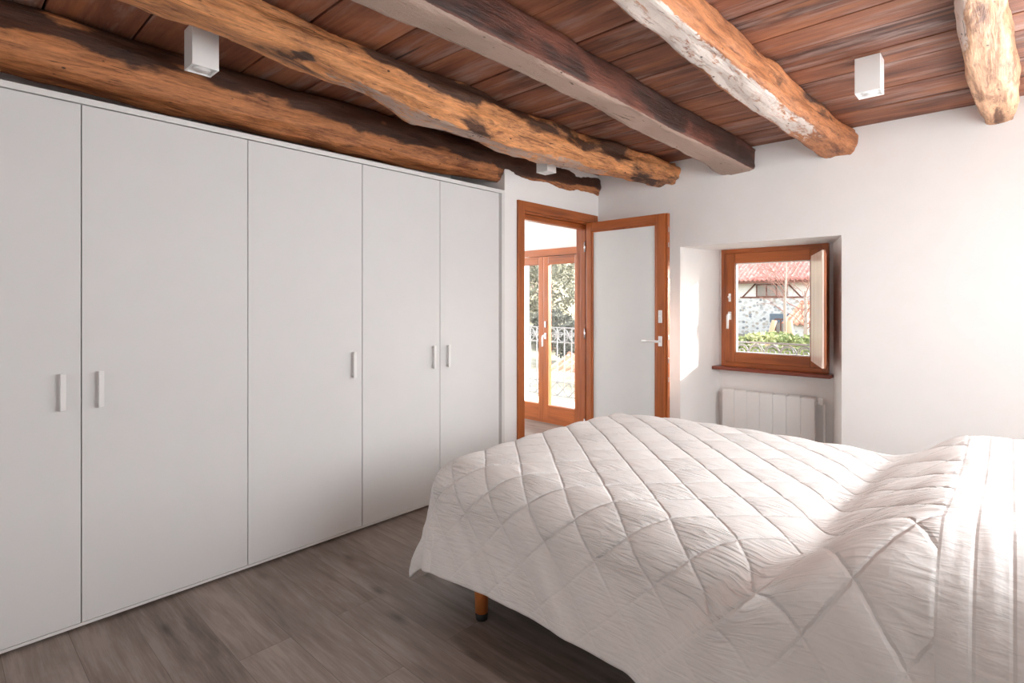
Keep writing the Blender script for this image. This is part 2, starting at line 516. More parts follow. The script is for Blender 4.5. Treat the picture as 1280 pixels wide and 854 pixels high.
# left: deep wall behind the wardrobe, and the nib wall with the door opening
o = MB().box((-3.58, YN - 0.2, 0), (-3.42, 2.955, H + 0.1)).build('wall_left', M['plaster']); tag(o, kind='structure')
DY0, DY1, DZ = 3.145, 4.125, 2.075     # clear opening in the nib wall
mb = MB()
mb.box((-2.95, 2.956, 0), (XL, DY0, 2.62))
mb.box((-2.95, DY0, DZ), (XL, DY1, 2.62))
mb.box((-2.95, DY1, 0), (XL, YB, 2.62))
mb.box((-3.42, 2.956, 0), (-2.95, 3.04, 2.62))
o = mb.build('wall_doorway', M['plaster']); tag(o, kind='structure')

# far wall with the splayed window niche down to the floor, window hole, and the balcony door hole
NXL, NXR, NZ = -2.0, -0.844, 1.795      # niche mouth
IXL, IXR, YI = -1.885, -1.005, 4.73     # niche back
WX0, WX1, WZ0, WZ1 = -1.855, -1.03, 0.79, 1.795   # window hole
BX0, BX1, BZ = -4.38, -3.30, 1.90       # balcony door hole
V = []; F = []
def q(*p):
    i = len(V); V.extend(p); F.append(tuple(range(i, i + len(p))))
TOP = 2.75; X0, X1 = NX - 0.2, XR + 0.25
YD = 4.71
# bedroom face
q((XL - 0.15, YB, 0), (NXL, YB, 0), (NXL, YB, TOP), (XL - 0.15, YB, TOP))
q((NXL, YB, NZ), (NXR, YB, NZ), (NXR, YB, TOP), (NXL, YB, TOP))
RX0, RX1, RW0, RW1, RYI = 0.27, 0.87, 0.85, 2.1, YB + 0.3     # recess added for a fill lamp, right of the frame
q((NXR, YB, 0), (RX0, YB, 0), (RX0, YB, TOP), (NXR, YB, TOP)); q((RX1, YB, 0), (X1, YB, 0), (X1, YB, TOP), (RX1, YB, TOP))
q((RX0, YB, 0), (RX1, YB, 0), (RX1, YB, RW0), (RX0, YB, RW0)); q((RX0, YB, RW1), (RX1, YB, RW1), (RX1, YB, TOP), (RX0, YB, TOP))
q((RX0, YB, RW0), (RX0, YB, RW1), (RX0, RYI, RW1), (RX0, RYI, RW0)); q((RX1, YB, RW0), (RX1, RYI, RW0), (RX1, RYI, RW1), (RX1, YB, RW1))
q((RX0, YB, RW1), (RX1, YB, RW1), (RX1, RYI, RW1), (RX0, RYI, RW1)); q((RX0, YB, RW0), (RX0, RYI, RW0), (RX1, RYI, RW0), (RX1, YB, RW0))
q((RX0, RYI, RW0), (RX0, RYI, RW1), (RX1, RYI, RW1), (RX1, RYI, RW0))
# niche sides, soffit, back
q((NXL, YB, 0), (NXL, YB, NZ), (IXL, YI, NZ), (IXL, YI, 0))
q((NXR, YB, 0), (IXR, YI, 0), (IXR, YI, NZ), (NXR, YB, NZ))
q((NXL, YB, NZ), (NXR, YB, NZ), (IXR, YI, NZ), (IXL, YI, NZ))
q((IXL, YI, 0), (IXL, YI, NZ), (WX0, YI, NZ), (WX0, YI, 0))
q((WX1, YI, 0), (WX1, YI, NZ), (IXR, YI, NZ), (IXR, YI, 0))
q((WX0, YI, 0), (WX0, YI, WZ0), (WX1, YI, WZ0), (WX1, YI, 0))
# window tunnel
q((WX0, YI, WZ0), (WX0, YI, WZ1), (WX0, YO, WZ1), (WX0, YO, WZ0))
q((WX1, YI, WZ0), (WX1, YO, WZ0), (WX1, YO, WZ1), (WX1, YI, WZ1))
q((WX0, YI, WZ1), (WX1, YI, WZ1), (WX1, YO, WZ1), (WX0, YO, WZ1))
q((WX0, YI, WZ0), (WX0, YO, WZ0), (WX1, YO, WZ0), (WX1, YI, WZ0))
# adjoining-room face (a little deeper) and its step
q((XL - 0.15, YB, 0), (XL - 0.15, YB, TOP), (XL - 0.15, YD, TOP), (XL - 0.15, YD, 0))
q((X0, YD, 0), (BX0, YD, 0), (BX0, YD, TOP), (X0, YD, TOP))
q((BX0, YD, BZ), (BX1, YD, BZ), (BX1, YD, TOP), (BX0, YD, TOP))
q((BX1, YD, 0), (XL - 0.15, YD, 0), (XL - 0.15, YD, TOP), (BX1, YD, TOP))
q((BX0, YD, 0), (BX0, YO, 0), (BX0, YO, BZ), (BX0, YD, BZ))
q((BX1, YD, 0), (BX1, YD, BZ), (BX1, YO, BZ), (BX1, YO, 0))
q((BX0, YD, BZ), (BX0, YO, BZ), (BX1, YO, BZ), (BX1, YD, BZ))
nin = len(F)
# outer face and closing edges
ZB = -3.2
q((X0, YO, ZB), (BX0, YO, ZB), (BX0, YO, TOP), (X0, YO, TOP))
q((BX0, YO, ZB), (BX1, YO, ZB), (BX1, YO, 0), (BX0, YO, 0))
q((BX0, YO, BZ), (BX1, YO, BZ), (BX1, YO, TOP), (BX0, YO, TOP))
q((BX1, YO, ZB), (WX0, YO, ZB), (WX0, YO, TOP), (BX1, YO, TOP))
q((WX0, YO, ZB), (WX1, YO, ZB), (WX1, YO, WZ0), (WX0, YO, WZ0))
q((WX0, YO, WZ1), (WX1, YO, WZ1), (WX1, YO, TOP), (WX0, YO, TOP))
q((WX1, YO, ZB), (X1, YO, ZB), (X1, YO, TOP), (WX1, YO, TOP))
q((X1, YB, 0), (X1, YO, 0), (X1, YO, TOP), (X1, YB, TOP))
q((X0, YD, 0), (X0, YD, TOP), (X0, YO, TOP), (X0, YO, 0))
q((X0, YB, TOP), (X1, YB, TOP), (X1, YO, TOP), (X0, YO, TOP))
o = from_data('wall_back', V, F, [M['plaster'], M['plaster_out']], midx=[0] * nin + [1] * (len(F) - nin))
tag(o, kind='structure')

# right wall with a window (behind the head of the bed, out of frame), near wall with a window added for fill light
RY0, RY1, RZ0, RZ1 = 1.3, 2.9, 1.1, 2.3
mb = MB()
mb.box((XR, YN - 0.2, 0), (XR + 0.25, RY0, TOP)); mb.box((XR, RY1, 0), (XR + 0.25, YB, TOP))
mb.box((XR, RY0, 0), (XR + 0.25, RY1, RZ0)); mb.box((XR, RY0, RZ1), (XR + 0.25, RY1, TOP))
o = mb.build('wall_right', M['plaster']); tag(o, kind='structure')
NX0, NX1, NZ0, NZ1 = -2.3, -0.5, 0.9, 2.2
mb = MB()
mb.box((-3.58, YN - 0.2, 0), (NX0, YN, TOP)); mb.box((NX1, YN - 0.2, 0), (XR, YN, TOP))
mb.box((NX0, YN - 0.2, 0), (NX1, YN, NZ0)); mb.box((NX0, YN - 0.2, NZ1), (NX1, YN, TOP))
o = mb.build('wall_near', M['plaster']); tag(o, kind='structure')
# adjoining room closing walls, opening added for its fill lamp
mb = MB(); AY0, AY1 = 2.7, 4.2
mb.box((NX - 0.2, 2.0, 0), (NX, AY0, TOP)); mb.box((NX - 0.2, AY1, 0), (NX, YD, TOP)); mb.box((NX - 0.2, AY0, 0), (NX, AY1, 0.9)); mb.box((NX - 0.2, AY0, 2.2), (NX, AY1, TOP))
o = mb.build('wall_adjoining', M['plaster']); tag(o, kind='structure')
o = MB().box((NX - 0.2, 1.9, 0), (-3.58, 2.05, TOP)).build('wall_corridor', M['plaster']); tag(o, kind='structure')

def win_frame(mb, x0, x1, z0, z1, w, y0, y1, bev=0.003, axis='x'):
    """four bars round a rectangle in the x-z plane (axis y: in the y-z plane)"""
    def bx(a, b):
        if axis == 'x': mb.box((a[0], y0, a[1]), (b[0], y1, b[1]), bev)
        else: mb.box((y0, a[0], a[1]), (y1, b[0], b[1]), bev)
    bx((x0, z0), (x0 + w, z1)); bx((x1 - w, z0), (x1, z1))
    bx((x0 + w, z1 - w), (x1 - w, z1)); bx((x0 + w, z0), (x1 - w, z0 + w))

# windows out of the frame; near and far ones added to carry fill lamps
for (nm, ax, a0, a1, z0, z1, d0, d1) in (('window_2', 'y', RY0, RY1, RZ0, RZ1, XR + 0.1, XR + 0.16), ('added_window_near', 'x', NX0, NX1, NZ0, NZ1, YN - 0.12, YN - 0.06), ('added_window_far', 'x', RX0, RX1, RW0, RW1, RYI - 0.06, RYI - 0.002)):
    root = empty(nm); tag(root, kind='structure')
    mb = MB(); win_frame(mb, a0, a1, z0, z1, 0.07, d0, d1, axis=ax)
    mid = (a0 + a1) / 2
    if ax == 'y': mb.box((d0, mid - 0.04, z0 + .07), (d1, mid + 0.04, z1 - .07), 0.003)
    else: mb.box((mid - 0.04, d0, z0 + .07), (mid + 0.04, d1, z1 - .07), 0.003)
    mb.build('window_frame', M['wood_z'], root)
    if nm in ('window_2', 'added_window_near'):  # unseen sheets added to block the sun
        mb = MB(); mb.box(*(((d0 + .02, a0, z0), (d0 + .024, a1, z1)) if ax == 'y' else ((a0, d0 + .02, z0), (a1, d0 + .024, z1)))); tag(mb.build('sun_block', M['plaster'], root), 'added white sheet that keeps the sun out')

# ------------------------------------------------------------------ niche window
win = empty('window_1', ((WX0 + WX1) / 2, YI, WZ0)); tag(win, kind='structure')
OX, OY, OZ = win.location
def L(p): return (p[0] - OX, p[1] - OY, p[2] - OZ)
def lbox(mb, a, b, bev=0.003, mi=0): mb.box(L(a), L(b), bev, 2, mi)
FY0, FY1 = 4.70, 4.79
fw = 0.045
mb = MB()
lbox(mb, (WX0, FY0, WZ0), (WX0 + fw, FY1, WZ1)); lbox(mb, (WX1 - fw, FY0, WZ0), (WX1, FY1, WZ1))
mb.build('window_frame', M['wood_z'], win)
mb = MB()
lbox(mb, (WX0 + fw, FY0, WZ1 - fw), (WX1 - fw, FY1, WZ1)); lbox(mb, (WX0 + fw, FY0, WZ0), (WX1 - fw, FY1, WZ0 + fw))
mb.build('frame_rail', M['wood_x'], win)
SX0, SX1, SZ0, SZ1 = WX0 + 0.038, WX1 - 0.038, WZ0 + 0.038, WZ1 - 0.038
SY0, SY1 = 4.685, 4.745
sw = 0.085
sash = MB()
lbox(sash, (SX0, SY0, SZ0), (SX0 + sw, SY1, SZ1), 0.006); lbox(sash, (SX1 - sw, SY0, SZ0), (SX1, SY1, SZ1), 0.006)
sash = sash.build('sash', M['wood_z'], win)
mb = MB()
lbox(mb, (SX0 + sw, SY0, SZ1 - sw), (SX1 - sw, SY1, SZ1), 0.006); lbox(mb, (SX0 + sw, SY0, SZ0), (SX1 - sw, SY1, SZ0 + sw), 0.006)
mb.build('sash_rail', M['wood_x'], sash)
mb = MB()
bx0, bx1, bz0, bz1 = SX0 + sw, SX1 - sw, SZ0 + sw, SZ1 - sw
for (a, b) in (((bx0, bz0), (bx0 + .008, bz1)), ((bx1 - .008, bz0), (bx1, bz1)), ((bx0, bz0), (bx1, bz0 + .008)), ((bx0, bz1 - .008), (bx1, bz1))):
    lbox(mb, (a[0], 4.70, a[1]), (b[0], 4.73, b[1]), 0.002)
tag(mb.build('glazing_bead', M['white_metal'], sash), 'pale glazing bead')
mb = MB(); lbox(mb, (bx0, 4.722, bz0), (bx1, 4.726, bz1), 0); mb.build('glass_pane', M['glass'], sash)
# espagnolette handle and lock on the left stile
hx, hz = SX0 + 0.042, 1.225
mb = MB(); lbox(mb, (hx - .014, SY0 - .010, hz - .035), (hx + .014, SY0, hz + .035), 0.006)
mb.tube([L((hx, SY0 - .008, hz + .008)), L((hx, SY0 - .045, hz + .008)), L((hx, SY0 - .05, hz - .004)), L((hx - .002, SY0 - .05, hz - .11))], [.011, .010, .011, .010], 10)
tag(mb.build('window_handle', M['white_metal'], sash), 'white lever handle')
mb = MB(); lbox(mb, (hx - .008, SY0 - .014, hz + .12), (hx + .012, SY0, hz + .19), 0.005)
mb.tube([L((hx + .002, SY0 - .012, hz + .16)), L((hx + .002, SY0 - .03, hz + .16))], .010, 10)
tag(mb.build('window_lock', M['white_metal'], sash), 'white lock')
# inner shutter panel, opened into the niche
shx, shy = SX1 - sw + 0.02, SY0 - 0.004
sh = empty('shutter', L((shx, shy, SZ0 + 0.055)), math.atan2(-0.52, 0.20), win)
sl, shh = 0.52, SZ1 - SZ0 - 0.11
mb = MB(); mb.box((0, -.014, 0), (sl, 0, shh), 0.003)
tag(mb.build('shutter_panel', M['glare_wood'], sh), 'inner face of the shutter, coloured pale for glare on its varnish')
mb = MB()
win_frame(mb, 0.02, sl - 0.005, 0.02, shh - 0.02, 0.06, .0, .016)
mb.box((0.0, 0, 0), (sl, .009, shh), .002)
mb.build('shutter_frame', M['wood_z'], sh)
mb = MB()
for zz in (0.06, shh - 0.06): mb.tube([(0, 0.014, zz - .03), (0, 0.014, zz + .03)], .008, 10)
tag(mb.build('hinge', M['chrome'], sh), 'grey metal hinges')
mb = MB(); lbox(mb, (-1.905, 4.615, WZ0 - 0.028), (-1.0, 4.79, WZ0), 0.006)
tag(mb.build('window_sill', M['wood_sill'], win), 'thin red-brown sill board')

# ------------------------------------------------------------------ radiator in the niche
rad = empty('radiator', (-1.46, 4.66, 0.0))
tag(rad, 'white fluted radiator in the recess below the small window', 'radiator')
sec = None
for k in range(7):
    x = -0.355 + k * 0.1015
    mb = MB()
    mb.box((x, -.045, 0.13), (x + 0.1010, -.022, 0.60), 0.007, 3)
    mb.box((x + .035, -.022, 0.15), (x + .063, .045, 0.585), 0.006)
    mb.box((x + .004, -.03, 0.575), (x + .094, .045, 0.603), 0.006)
    mb.build('section', M['white_metal'], rad)
mb = MB(); mb.tube([(-.37, .01, .56), (.37, .01, .56)], .016, 12); mb.tube([(-.37, .01, .17), (.37, .01, .17)], .016, 12)
for xx in (-.25, .25): mb.box((xx - .015, .03, .3), (xx + .015, .068, .33), .002)
mb.build('header_pipe', M['white_metal'], rad)
mb = MB(); mb.tube([(.36, .01, .56), (.40, .01, .56)], .011, 10); mb.lathe([(.014, 0), (.017, .004), (.016, .045), (.010, .052)], (.395, -.04, .56), 14, M=Matrix.Rotation(R(0), 4, 'X'))
mb.tube([(.405, .01, .56), (.405, .01, .13), (.405, .06, .11)], .008, 10)
tag(mb.build('valve', M['white_metal'], rad), 'white valve at the right end')
for xx in (-.3, .3):
    mb = MB(); mb.box((xx - .02, -.04, 0), (xx + .02, .04, .15), .003)
    mb.build('support_foot', M['white_metal'], rad)

# ------------------------------------------------------------------ bedroom door (open) and its frame
dr = empty('door_1', (XL, (DY0 + DY1) / 2, 0)); tag(dr, kind='structure')
OX, OY, OZ = dr.location
aw = 0.075
mb = MB()
lbox(mb, (XL, DY0 - aw + .02, 0), (XL + .018, DY0 + .02, DZ + aw - .02), .004)
lbox(mb, (XL, DY1 - .02, 0), (XL + .018, DY1 + aw - .02, DZ + aw - .02), .004)
mb.build('architrave', M['wood_z'], dr)
mb = MB(); lbox(mb, (XL, DY0 + .02, DZ - .02), (XL + .018, DY1 - .02, DZ + aw - .02), .004)
lbox(mb, (XL - .16, DY0, DZ - .035), (XL, DY1, DZ), .003)
lbox(mb, (XL - .10, DY0 + .035, DZ - .075), (XL - .045, DY1 - .035, DZ - .035), .004)
mb.build('head_jamb', M['wood_y'], dr)
mb = MB()
lbox(mb, (XL - .16, DY0, 0), (XL, DY0 + .035, DZ - .035), .003); lbox(mb, (XL - .16, DY1 - .035, 0), (XL, DY1, DZ - .035), .003)
lbox(mb, (XL - .10, DY0 + .035, 0), (XL - .045, DY0 + .055, DZ - .035), .004); lbox(mb, (XL - .10, DY1 - .055, 0), (XL - .045, DY1 - .035, DZ - .035), .004)
mb.build('side_jamb', M['wood_z'], dr)
# leaf, hinged on the far jamb, swung out to lie along the far wall
LW, LH, LT = 0.788, 2.03, 0.05
leaf = empty('door_leaf', L((XL + .03, DY1 - .125, 0.012)), R(-2.5), dr)
st_ = 0.095
mb = MB()
mb.box((0, -LT / 2, 0), (0.058, LT / 2, LH), .005); mb.box((LW - st_, -LT / 2, 0), (LW - .018, LT / 2, LH), .005)
mb.box((LW - .018, -LT / 2 + .014, 0), (LW, LT / 2, LH), .003)
mb.build('stile', M['wood_z'], leaf)
mb = MB()
mb.box((0.058, -LT / 2, LH - .075), (LW - st_, LT / 2, LH), .005); mb.box((0.058, -LT / 2, 0), (LW - st_, LT / 2, .16), .005)
mb.build('rail', M['wood_x'], leaf)
mb = MB(); mb.box((.058, -.012, .16), (LW - st_, .012, LH - .075), 0)
tag(mb.build('panel', M['frosted'], leaf), 'smooth pale grey-white panel')
mb = MB()
p0, p1, q0, q1 = .058, LW - st_, .16, LH - .075
for (a, b) in (((p0, q0), (p0 + .014, q1)), ((p1 - .014, q0), (p1, q1)), ((p0, q0), (p1, q0 + .014)), ((p0, q1 - .014), (p1, q1))):
    mb.box((a[0], -.022, a[1]), (b[0], .022, b[1]), .004)
mb.build('bead', M['wood_z'], leaf)
hx = LW - .055
mb = MB()
mb.box((hx - .016, -LT / 2 - .008, .98), (hx + .016, -LT / 2, 1.06), .007, 3)
mb.tube([(hx, -LT / 2 - .005, 1.02), (hx, -LT / 2 - .045, 1.02), (hx - .012, -LT / 2 - .055, 1.02), (hx - .07, -LT / 2 - .055, 1.02), (hx - .135, -LT / 2 - .052, 1.02)], [.010, .009, .010, .009, .009], 12)
tag(mb.build('lever_handle', M['white_metal'], leaf), 'white lever handle')
mb = MB()
mb.box((hx - .016, -LT / 2 - .008, 1.165), (hx + .016, -LT / 2, 1.265), .007, 3)
mb.tube([(hx, -LT / 2 - .004, 1.215), (hx, -LT / 2 - .016, 1.215)], .009, 12)
tag(mb.build('lock_plate', M['white_metal'], leaf), 'white key plate')
mb = MB()
for zz in (0.35, 0.72, 0.87, 1.05, 1.5, 1.78, 1.9): mb.box((LW - .003, -.004, zz - .02), (LW + .003, .008, zz + .02), .001)
tag(mb.build('edge_bolt', M['chrome'], leaf), 'small metal bolts in the door edge')
mb = MB()
for zz in (.25, 1.05, 1.82): mb.tube([(-.012, -.028, zz - .045), (-.012, -.028, zz + .045)], .008, 10)
tag(mb.build('hinge', M['chrome'], leaf), 'metal hinges')

# ------------------------------------------------------------------ balcony door in the adjoining room
bd = empty('door_2', ((BX0 + BX1) / 2, YD, 0)); tag(bd, kind='structure')
OX, OY, OZ = bd.location
mb = MB()
lbox(mb, (BX0, YD - .02, 0), (BX0 + .045, YD + .07, BZ)); lbox(mb, (BX1 - .045, YD - .02, 0), (BX1, YD + .07, BZ))
mb.build('door_frame', M['wood_z'], bd)
mb = MB(); lbox(mb, (BX0 - .03, YD - .03, BZ - .045), (BX1 + .03, YD + .07, BZ + .03)); lbox(mb, (BX0, YD - .02, 0), (BX1, YD + .07, .03))
mb.build('door_head', M['wood_x'], bd)
bm_ = (BX0 + BX1) / 2 - 0.0
for (a, b, inner) in ((BX0 + .04, bm_, 1), (bm_, BX1 - .04, 0)):
    mb = MB()
    lbox(mb, (a, YD - .03, .03), (a + .07, YD + .03, BZ - .05), .006); lbox(mb, (b - .07, YD - .03, .03), (b, YD + .03, BZ - .05), .006)
    lf = mb.build('door_leaf', M['wood_z'], bd)
    mb = MB()
    lbox(mb, (a + .07, YD - .03, BZ - .14), (b - .07, YD + .03, BZ - .05), .006); lbox(mb, (a + .07, YD - .03, .03), (b - .07, YD + .03, .2), .006)
    mb.build('leaf_rail', M['wood_x'], lf)
    mb = MB(); lbox(mb, (a + .07, YD - .003, .2), (b - .07, YD + .003, BZ - .14), 0); mb.build('glass_pane', M['glass'], lf)
    if not inner:
        mb = MB(); hx = a + .035
        lbox(mb, (hx - .014, YD - .04, .93), (hx + .014, YD - .03, 1.0), .005)
        mb.tube([L((hx, YD - .04, .97)), L((hx, YD - .08, .97)), L((hx - .005, YD - .085, .95)), L((hx - .005, YD - .085, .85))], [.011, .01, .011, .01], 10)
        lbox(mb, (hx - .010, YD - .042, 1.06), (hx + .010, YD - .03, 1.13), .005)
        tag(mb.build('lever_handle', M['white_metal'], lf), 'white lever handle and lock')

# ------------------------------------------------------------------ wardrobes along the left
WZ = 2.18
D_E = [-0.184, 0.436, 1.094, 1.742, 2.330, 2.895]     # door edges along y (from the photograph's gaps)
def wardrobe(y0, y1, doors, label):
    t = empty('wardrobe', (XL, (y0 + y1) / 2, 0)); tag(t, label, 'wardrobe', 'white fitted wardrobes along the left wall')
    oy = t.location.y
    mb = MB()
    x0, x1 = -0.60, -0.0215
    mb.box((x0, y0 - oy, .03), (x1, y0 - oy + .018, WZ - .03)); mb.box((x0, y1 - oy - .018, .03), (x1, y1 - oy, WZ - .03))
    mb.box((x0, y0 - oy, .03), (x1, y1 - oy, .05)); mb.box((x0, y0 - oy, WZ - .05), (x1, y1 - oy, WZ - .03)); mb.box((x0, y0 - oy, .03), (x0 + .01, y1 - oy, WZ - .03))
    mb.box((x0 + .01, y0 - oy + .018, 1.7), (x1 - .02, y1 - oy - .018, 1.718))
    mb.build('carcass', M['lacquer_side'], t)
    for (a, b, side) in doors:
        d = MB(); d.box((-.02, a - oy + .0018, .028), (0, b - oy - .0018, WZ - .030), .0012, 1)
        d = d.build('door', M['lacquer'], t)
        yy = (b - 0.062 if side > 0 else a + 0.062) - oy
        h = MB()
        h.box((.016, yy - .009, .905), (.028, yy + .009, 1.055), .002)
        for zz in (.915, 1.045): h.box((0, yy - .006, zz - .007), (.018, yy + .006, zz + .007), .0015)
        h.build('handle', M['handle_metal'], d)
    return t
wardrobe(D_E[0], D_E[2], [(D_E[0], D_E[1], 1), (D_E[1], D_E[2], -1)], 'white two-door wardrobe, farthest from the wooden doorway, with paired bar handles')
wardrobe(D_E[2], D_E[3], [(D_E[2], D_E[3], 1)], 'white single-door wardrobe between the two pairs of doors, one bar handle')
wardrobe(D_E[3], D_E[5], [(D_E[3], D_E[4], 1), (D_E[4], D_E[5], -1)], 'white two-door wardrobe next to the wooden doorway, with paired bar handles')
t = empty('wardrobe_surround', (XL, 1.3, 0)); tag(t, 'white trim edging the top, end and foot of the fitted wardrobes', 'wardrobe trim')
mb = MB(); mb.box((-.60, D_E[0] - 1.3, WZ - .0255), (.004, 2.952 - 1.3, WZ), .0015); mb.build('top_strip', M['lacquer_side'], t)
mb = MB(); mb.box((-.60, 2.922 - 1.3, 0), (.004, 2.952 - 1.3, WZ - .0255), .0015); mb.box((-.6, D_E[5] - 1.3 + .002, 0.0), (-.028, 2.922 - 1.3, WZ - .03)); mb.build('end_panel', M['lacquer_side'], t)
mb = MB(); mb.box((-.58, D_E[0] - 1.3, .0), (-.07, D_E[5] - 1.3, .012)); mb.box((-.58, D_E[0] - 1.3, .012), (-.004, D_E[5] - 1.3, .0245), .001); mb.build('plinth', M['lacquer_side'], t)

# ------------------------------------------------------------------ ceiling beams
def lerp_tab(tab, x):
    if x <= tab[0][0]: return tab[0][1:]
    for a, b in zip(tab, tab[1:]):
        if x <= b[0]:
            k = (x - a[0]) / (b[0] - a[0]); k = k * k * (3 - 2 * k) * 0.5 + k * 0.5
            return tuple(p + (q_ - p) * k for p, q_ in zip(a[1:], b[1:]))
    return tab[-1][1:]

def beam(tab, n, seed, material, label, limef, bark_shadef, bow=0.012, lump=0.012, y0=YN, y1=YB, ztop=H + 0.001):
    """tab rows: y, x_left, x_right, z_bottom ; n superellipse exponent ; masks limef/barkf(x_rel, z_rel, y, nx, nz)"""
    NS = int((y1 - y0) / 0.022); NA = 44
    V = []; F = []; lime = []; bark = []
    for i in range(NS + 1):
        yv = y0 + (y1 - y0) * i / NS
        xl, xr, zb = lerp_tab(tab, yv)
        endf = smooth(0.0, 0.12, y1 - yv)
        xc = (xl + xr) / 2 + bow * endf * mnoise.noise((seed, yv * 1.6, 0.3))
        zc = (zb + ztop) / 2; a = (xr - xl) / 2; b = (ztop - zb) / 2
        for k in range(NA):
            th = 2 * math.pi * k / NA + math.pi / 8
            c, s_ = math.cos(th), math.sin(th)
            ex = 2.0 / n
            px = math.copysign(abs(c) ** ex, c); pz = math.copysign(abs(s_) ** ex, s_)
            p = Vector((px * a, 0, pz * b))
            nv = Vector((px * 2 + seed * 5.1, yv * 3.2, pz * 2))
            nv2 = Vector((px * 5 + seed * 2.1, yv * 9.0, pz * 5))
            d = lump * mnoise.noise(nv) * 1.5 + lump * 0.5 * mnoise.noise(nv2) + lump * .22 * mnoise.noise(Vector((px * 14, yv * 30, pz * 14 + seed)))
            r = p.length or 1
            p = p * (1 + d / r)
            z = min(zc + p.z, ztop)
            V.append((xc + p.x, yv, z))
            lime.append(limef(px, pz, yv)); bark.append(bark_shadef(px, pz, yv))
    for i in range(NS):
        for k in range(NA):
            k2 = (k + 1) % NA
            F.append((i * NA + k, i * NA + k2, (i + 1) * NA + k2, (i + 1) * NA + k))
    F.append(tuple(range(NA))); F.append(tuple(NS * NA + k for k in reversed(range(NA))))
    o = from_data('ceiling_beam', V, F, material, shade=True)
    me = o.data
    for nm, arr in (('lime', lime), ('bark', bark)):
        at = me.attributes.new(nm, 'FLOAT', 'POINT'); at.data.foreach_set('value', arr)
    me.polygons[-1].use_smooth = False; me.polygons[-2].use_smooth = False
    bm = bmesh.new(); bm.from_mesh(me); bmesh.ops.recalc_face_normals(bm, faces=list(bm.faces)); bm.to_mesh(me); bm.free()
    tag(o, label, 'beam', 'old timber ceiling beams', 'thing')
    return o
TAN, TAN2 = lin(190, 134, 92), lin(128, 80, 52)
DARK = lin(58, 32, 22)
# 1: over the wardrobes; the bark mask's dark upper half is partly painted shade
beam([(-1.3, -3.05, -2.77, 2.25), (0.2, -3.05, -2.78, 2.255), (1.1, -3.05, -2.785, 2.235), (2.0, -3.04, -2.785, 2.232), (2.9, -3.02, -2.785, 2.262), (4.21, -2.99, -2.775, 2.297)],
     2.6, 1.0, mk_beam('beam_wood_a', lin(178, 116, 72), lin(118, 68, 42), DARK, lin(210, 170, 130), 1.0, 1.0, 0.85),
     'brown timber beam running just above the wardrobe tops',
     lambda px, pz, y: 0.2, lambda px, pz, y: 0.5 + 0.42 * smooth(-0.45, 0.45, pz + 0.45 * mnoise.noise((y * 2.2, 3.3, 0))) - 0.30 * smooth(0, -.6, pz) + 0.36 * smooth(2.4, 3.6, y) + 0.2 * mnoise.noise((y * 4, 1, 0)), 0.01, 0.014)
# 2: curved log
beam([(-1.3, -2.35, -2.1, 2.38), (0.3, -2.32, -2.10, 2.375), (0.8, -2.32, -2.10, 2.372), (1.3, -2.32, -2.10, 2.33), (1.8, -2.33, -2.10, 2.262), (2.5, -2.34, -2.12, 2.262), (3.1, -2.34, -2.12, 2.285), (4.21, -2.24, -2.0, 2.318)],
     2.7, 2.0, mk_beam('beam_wood_b', lin(202, 138, 88), lin(132, 80, 50), DARK, lin(172, 150, 138), 2.0, 0.8, 0.62),
     'honey-brown bowed log beam, second out from the wardrobe wall',
     lambda px, pz, y: (0.1 + 0.66 * smooth(-.80, -.97, pz + .12 * mnoise.noise((y * 3, 2, 2))) * smooth(0.9, 1.4, y) * smooth(3.7, 3.3, y)),
     lambda px, pz, y: 0.40 + 0.50 * smooth(-0.1, 0.5, pz + .4 * mnoise.noise((y * 2.5, 7, 0))) * smooth(1.0, 1.6, y) * smooth(2.75, 2.3, y) + 0.30 * mnoise.noise((y * 3, 1.5, pz)) + (1.0 * math.exp(-((y - 1.07) / .03) ** 2 - ((px - .45) / .25) ** 2) if pz < 0 else 0) + 0.3 * math.exp(-((y - 3.35) / .18) ** 2) * smooth(-.5, .2, pz), 0.02, 0.02)
# 3: squared dark timber
beam([(-1.3, -1.62, -1.40, 2.33), (0.9, -1.60, -1.41, 2.33), (1.5, -1.58, -1.42, 2.332), (2.2, -1.58, -1.42, 2.33), (3.2, -1.60, -1.42, 2.33), (4.21, -1.66, -1.405, 2.327)],
     7.0, 3.0, mk_beam('beam_wood_c', lin(104, 60, 46), lin(72, 38, 28), lin(52, 28, 21), lin(170, 146, 132), 3.0, 0.7, 0.68),
     'squared dark red-brown beam with a pale grey underside',
     lambda px, pz, y: 1.05 * smooth(-.80, -.97, pz) + 0.02, lambda px, pz, y: 0.66 - .5 * smooth(-.8, -.97, pz), 0.015, 0.010)
# 4: orange hewn beam with lime on the underside
beam([(-1.3, -1.02, -0.83, 2.34), (1.4, -0.985, -0.84, 2.335), (2.1, -1.0, -0.845, 2.335), (3.0, -1.01, -0.83, 2.335), (3.7, -1.0, -0.79, 2.332), (4.21, -0.97, -0.755, 2.33)],
     4.0, 4.0, mk_beam('beam_wood_d', lin(176, 114, 72), lin(122, 70, 42), DARK, lin(222, 212, 205), 4.0, 1.0, 0.66),
     'rough orange-brown beam with flaking white lime on its underside, left of the pale crooked beam',
     lambda px, pz, y: 0.80 * smooth(-.70, -.94, pz) * (1 - .5 * smooth(3.3, 3.9, y)) + 0.02,
     lambda px, pz, y: 0.30 + 0.5 * math.exp(-((y - 3.3) / .22) ** 2) * smooth(0.0, .6, pz), 0.008, 0.012)
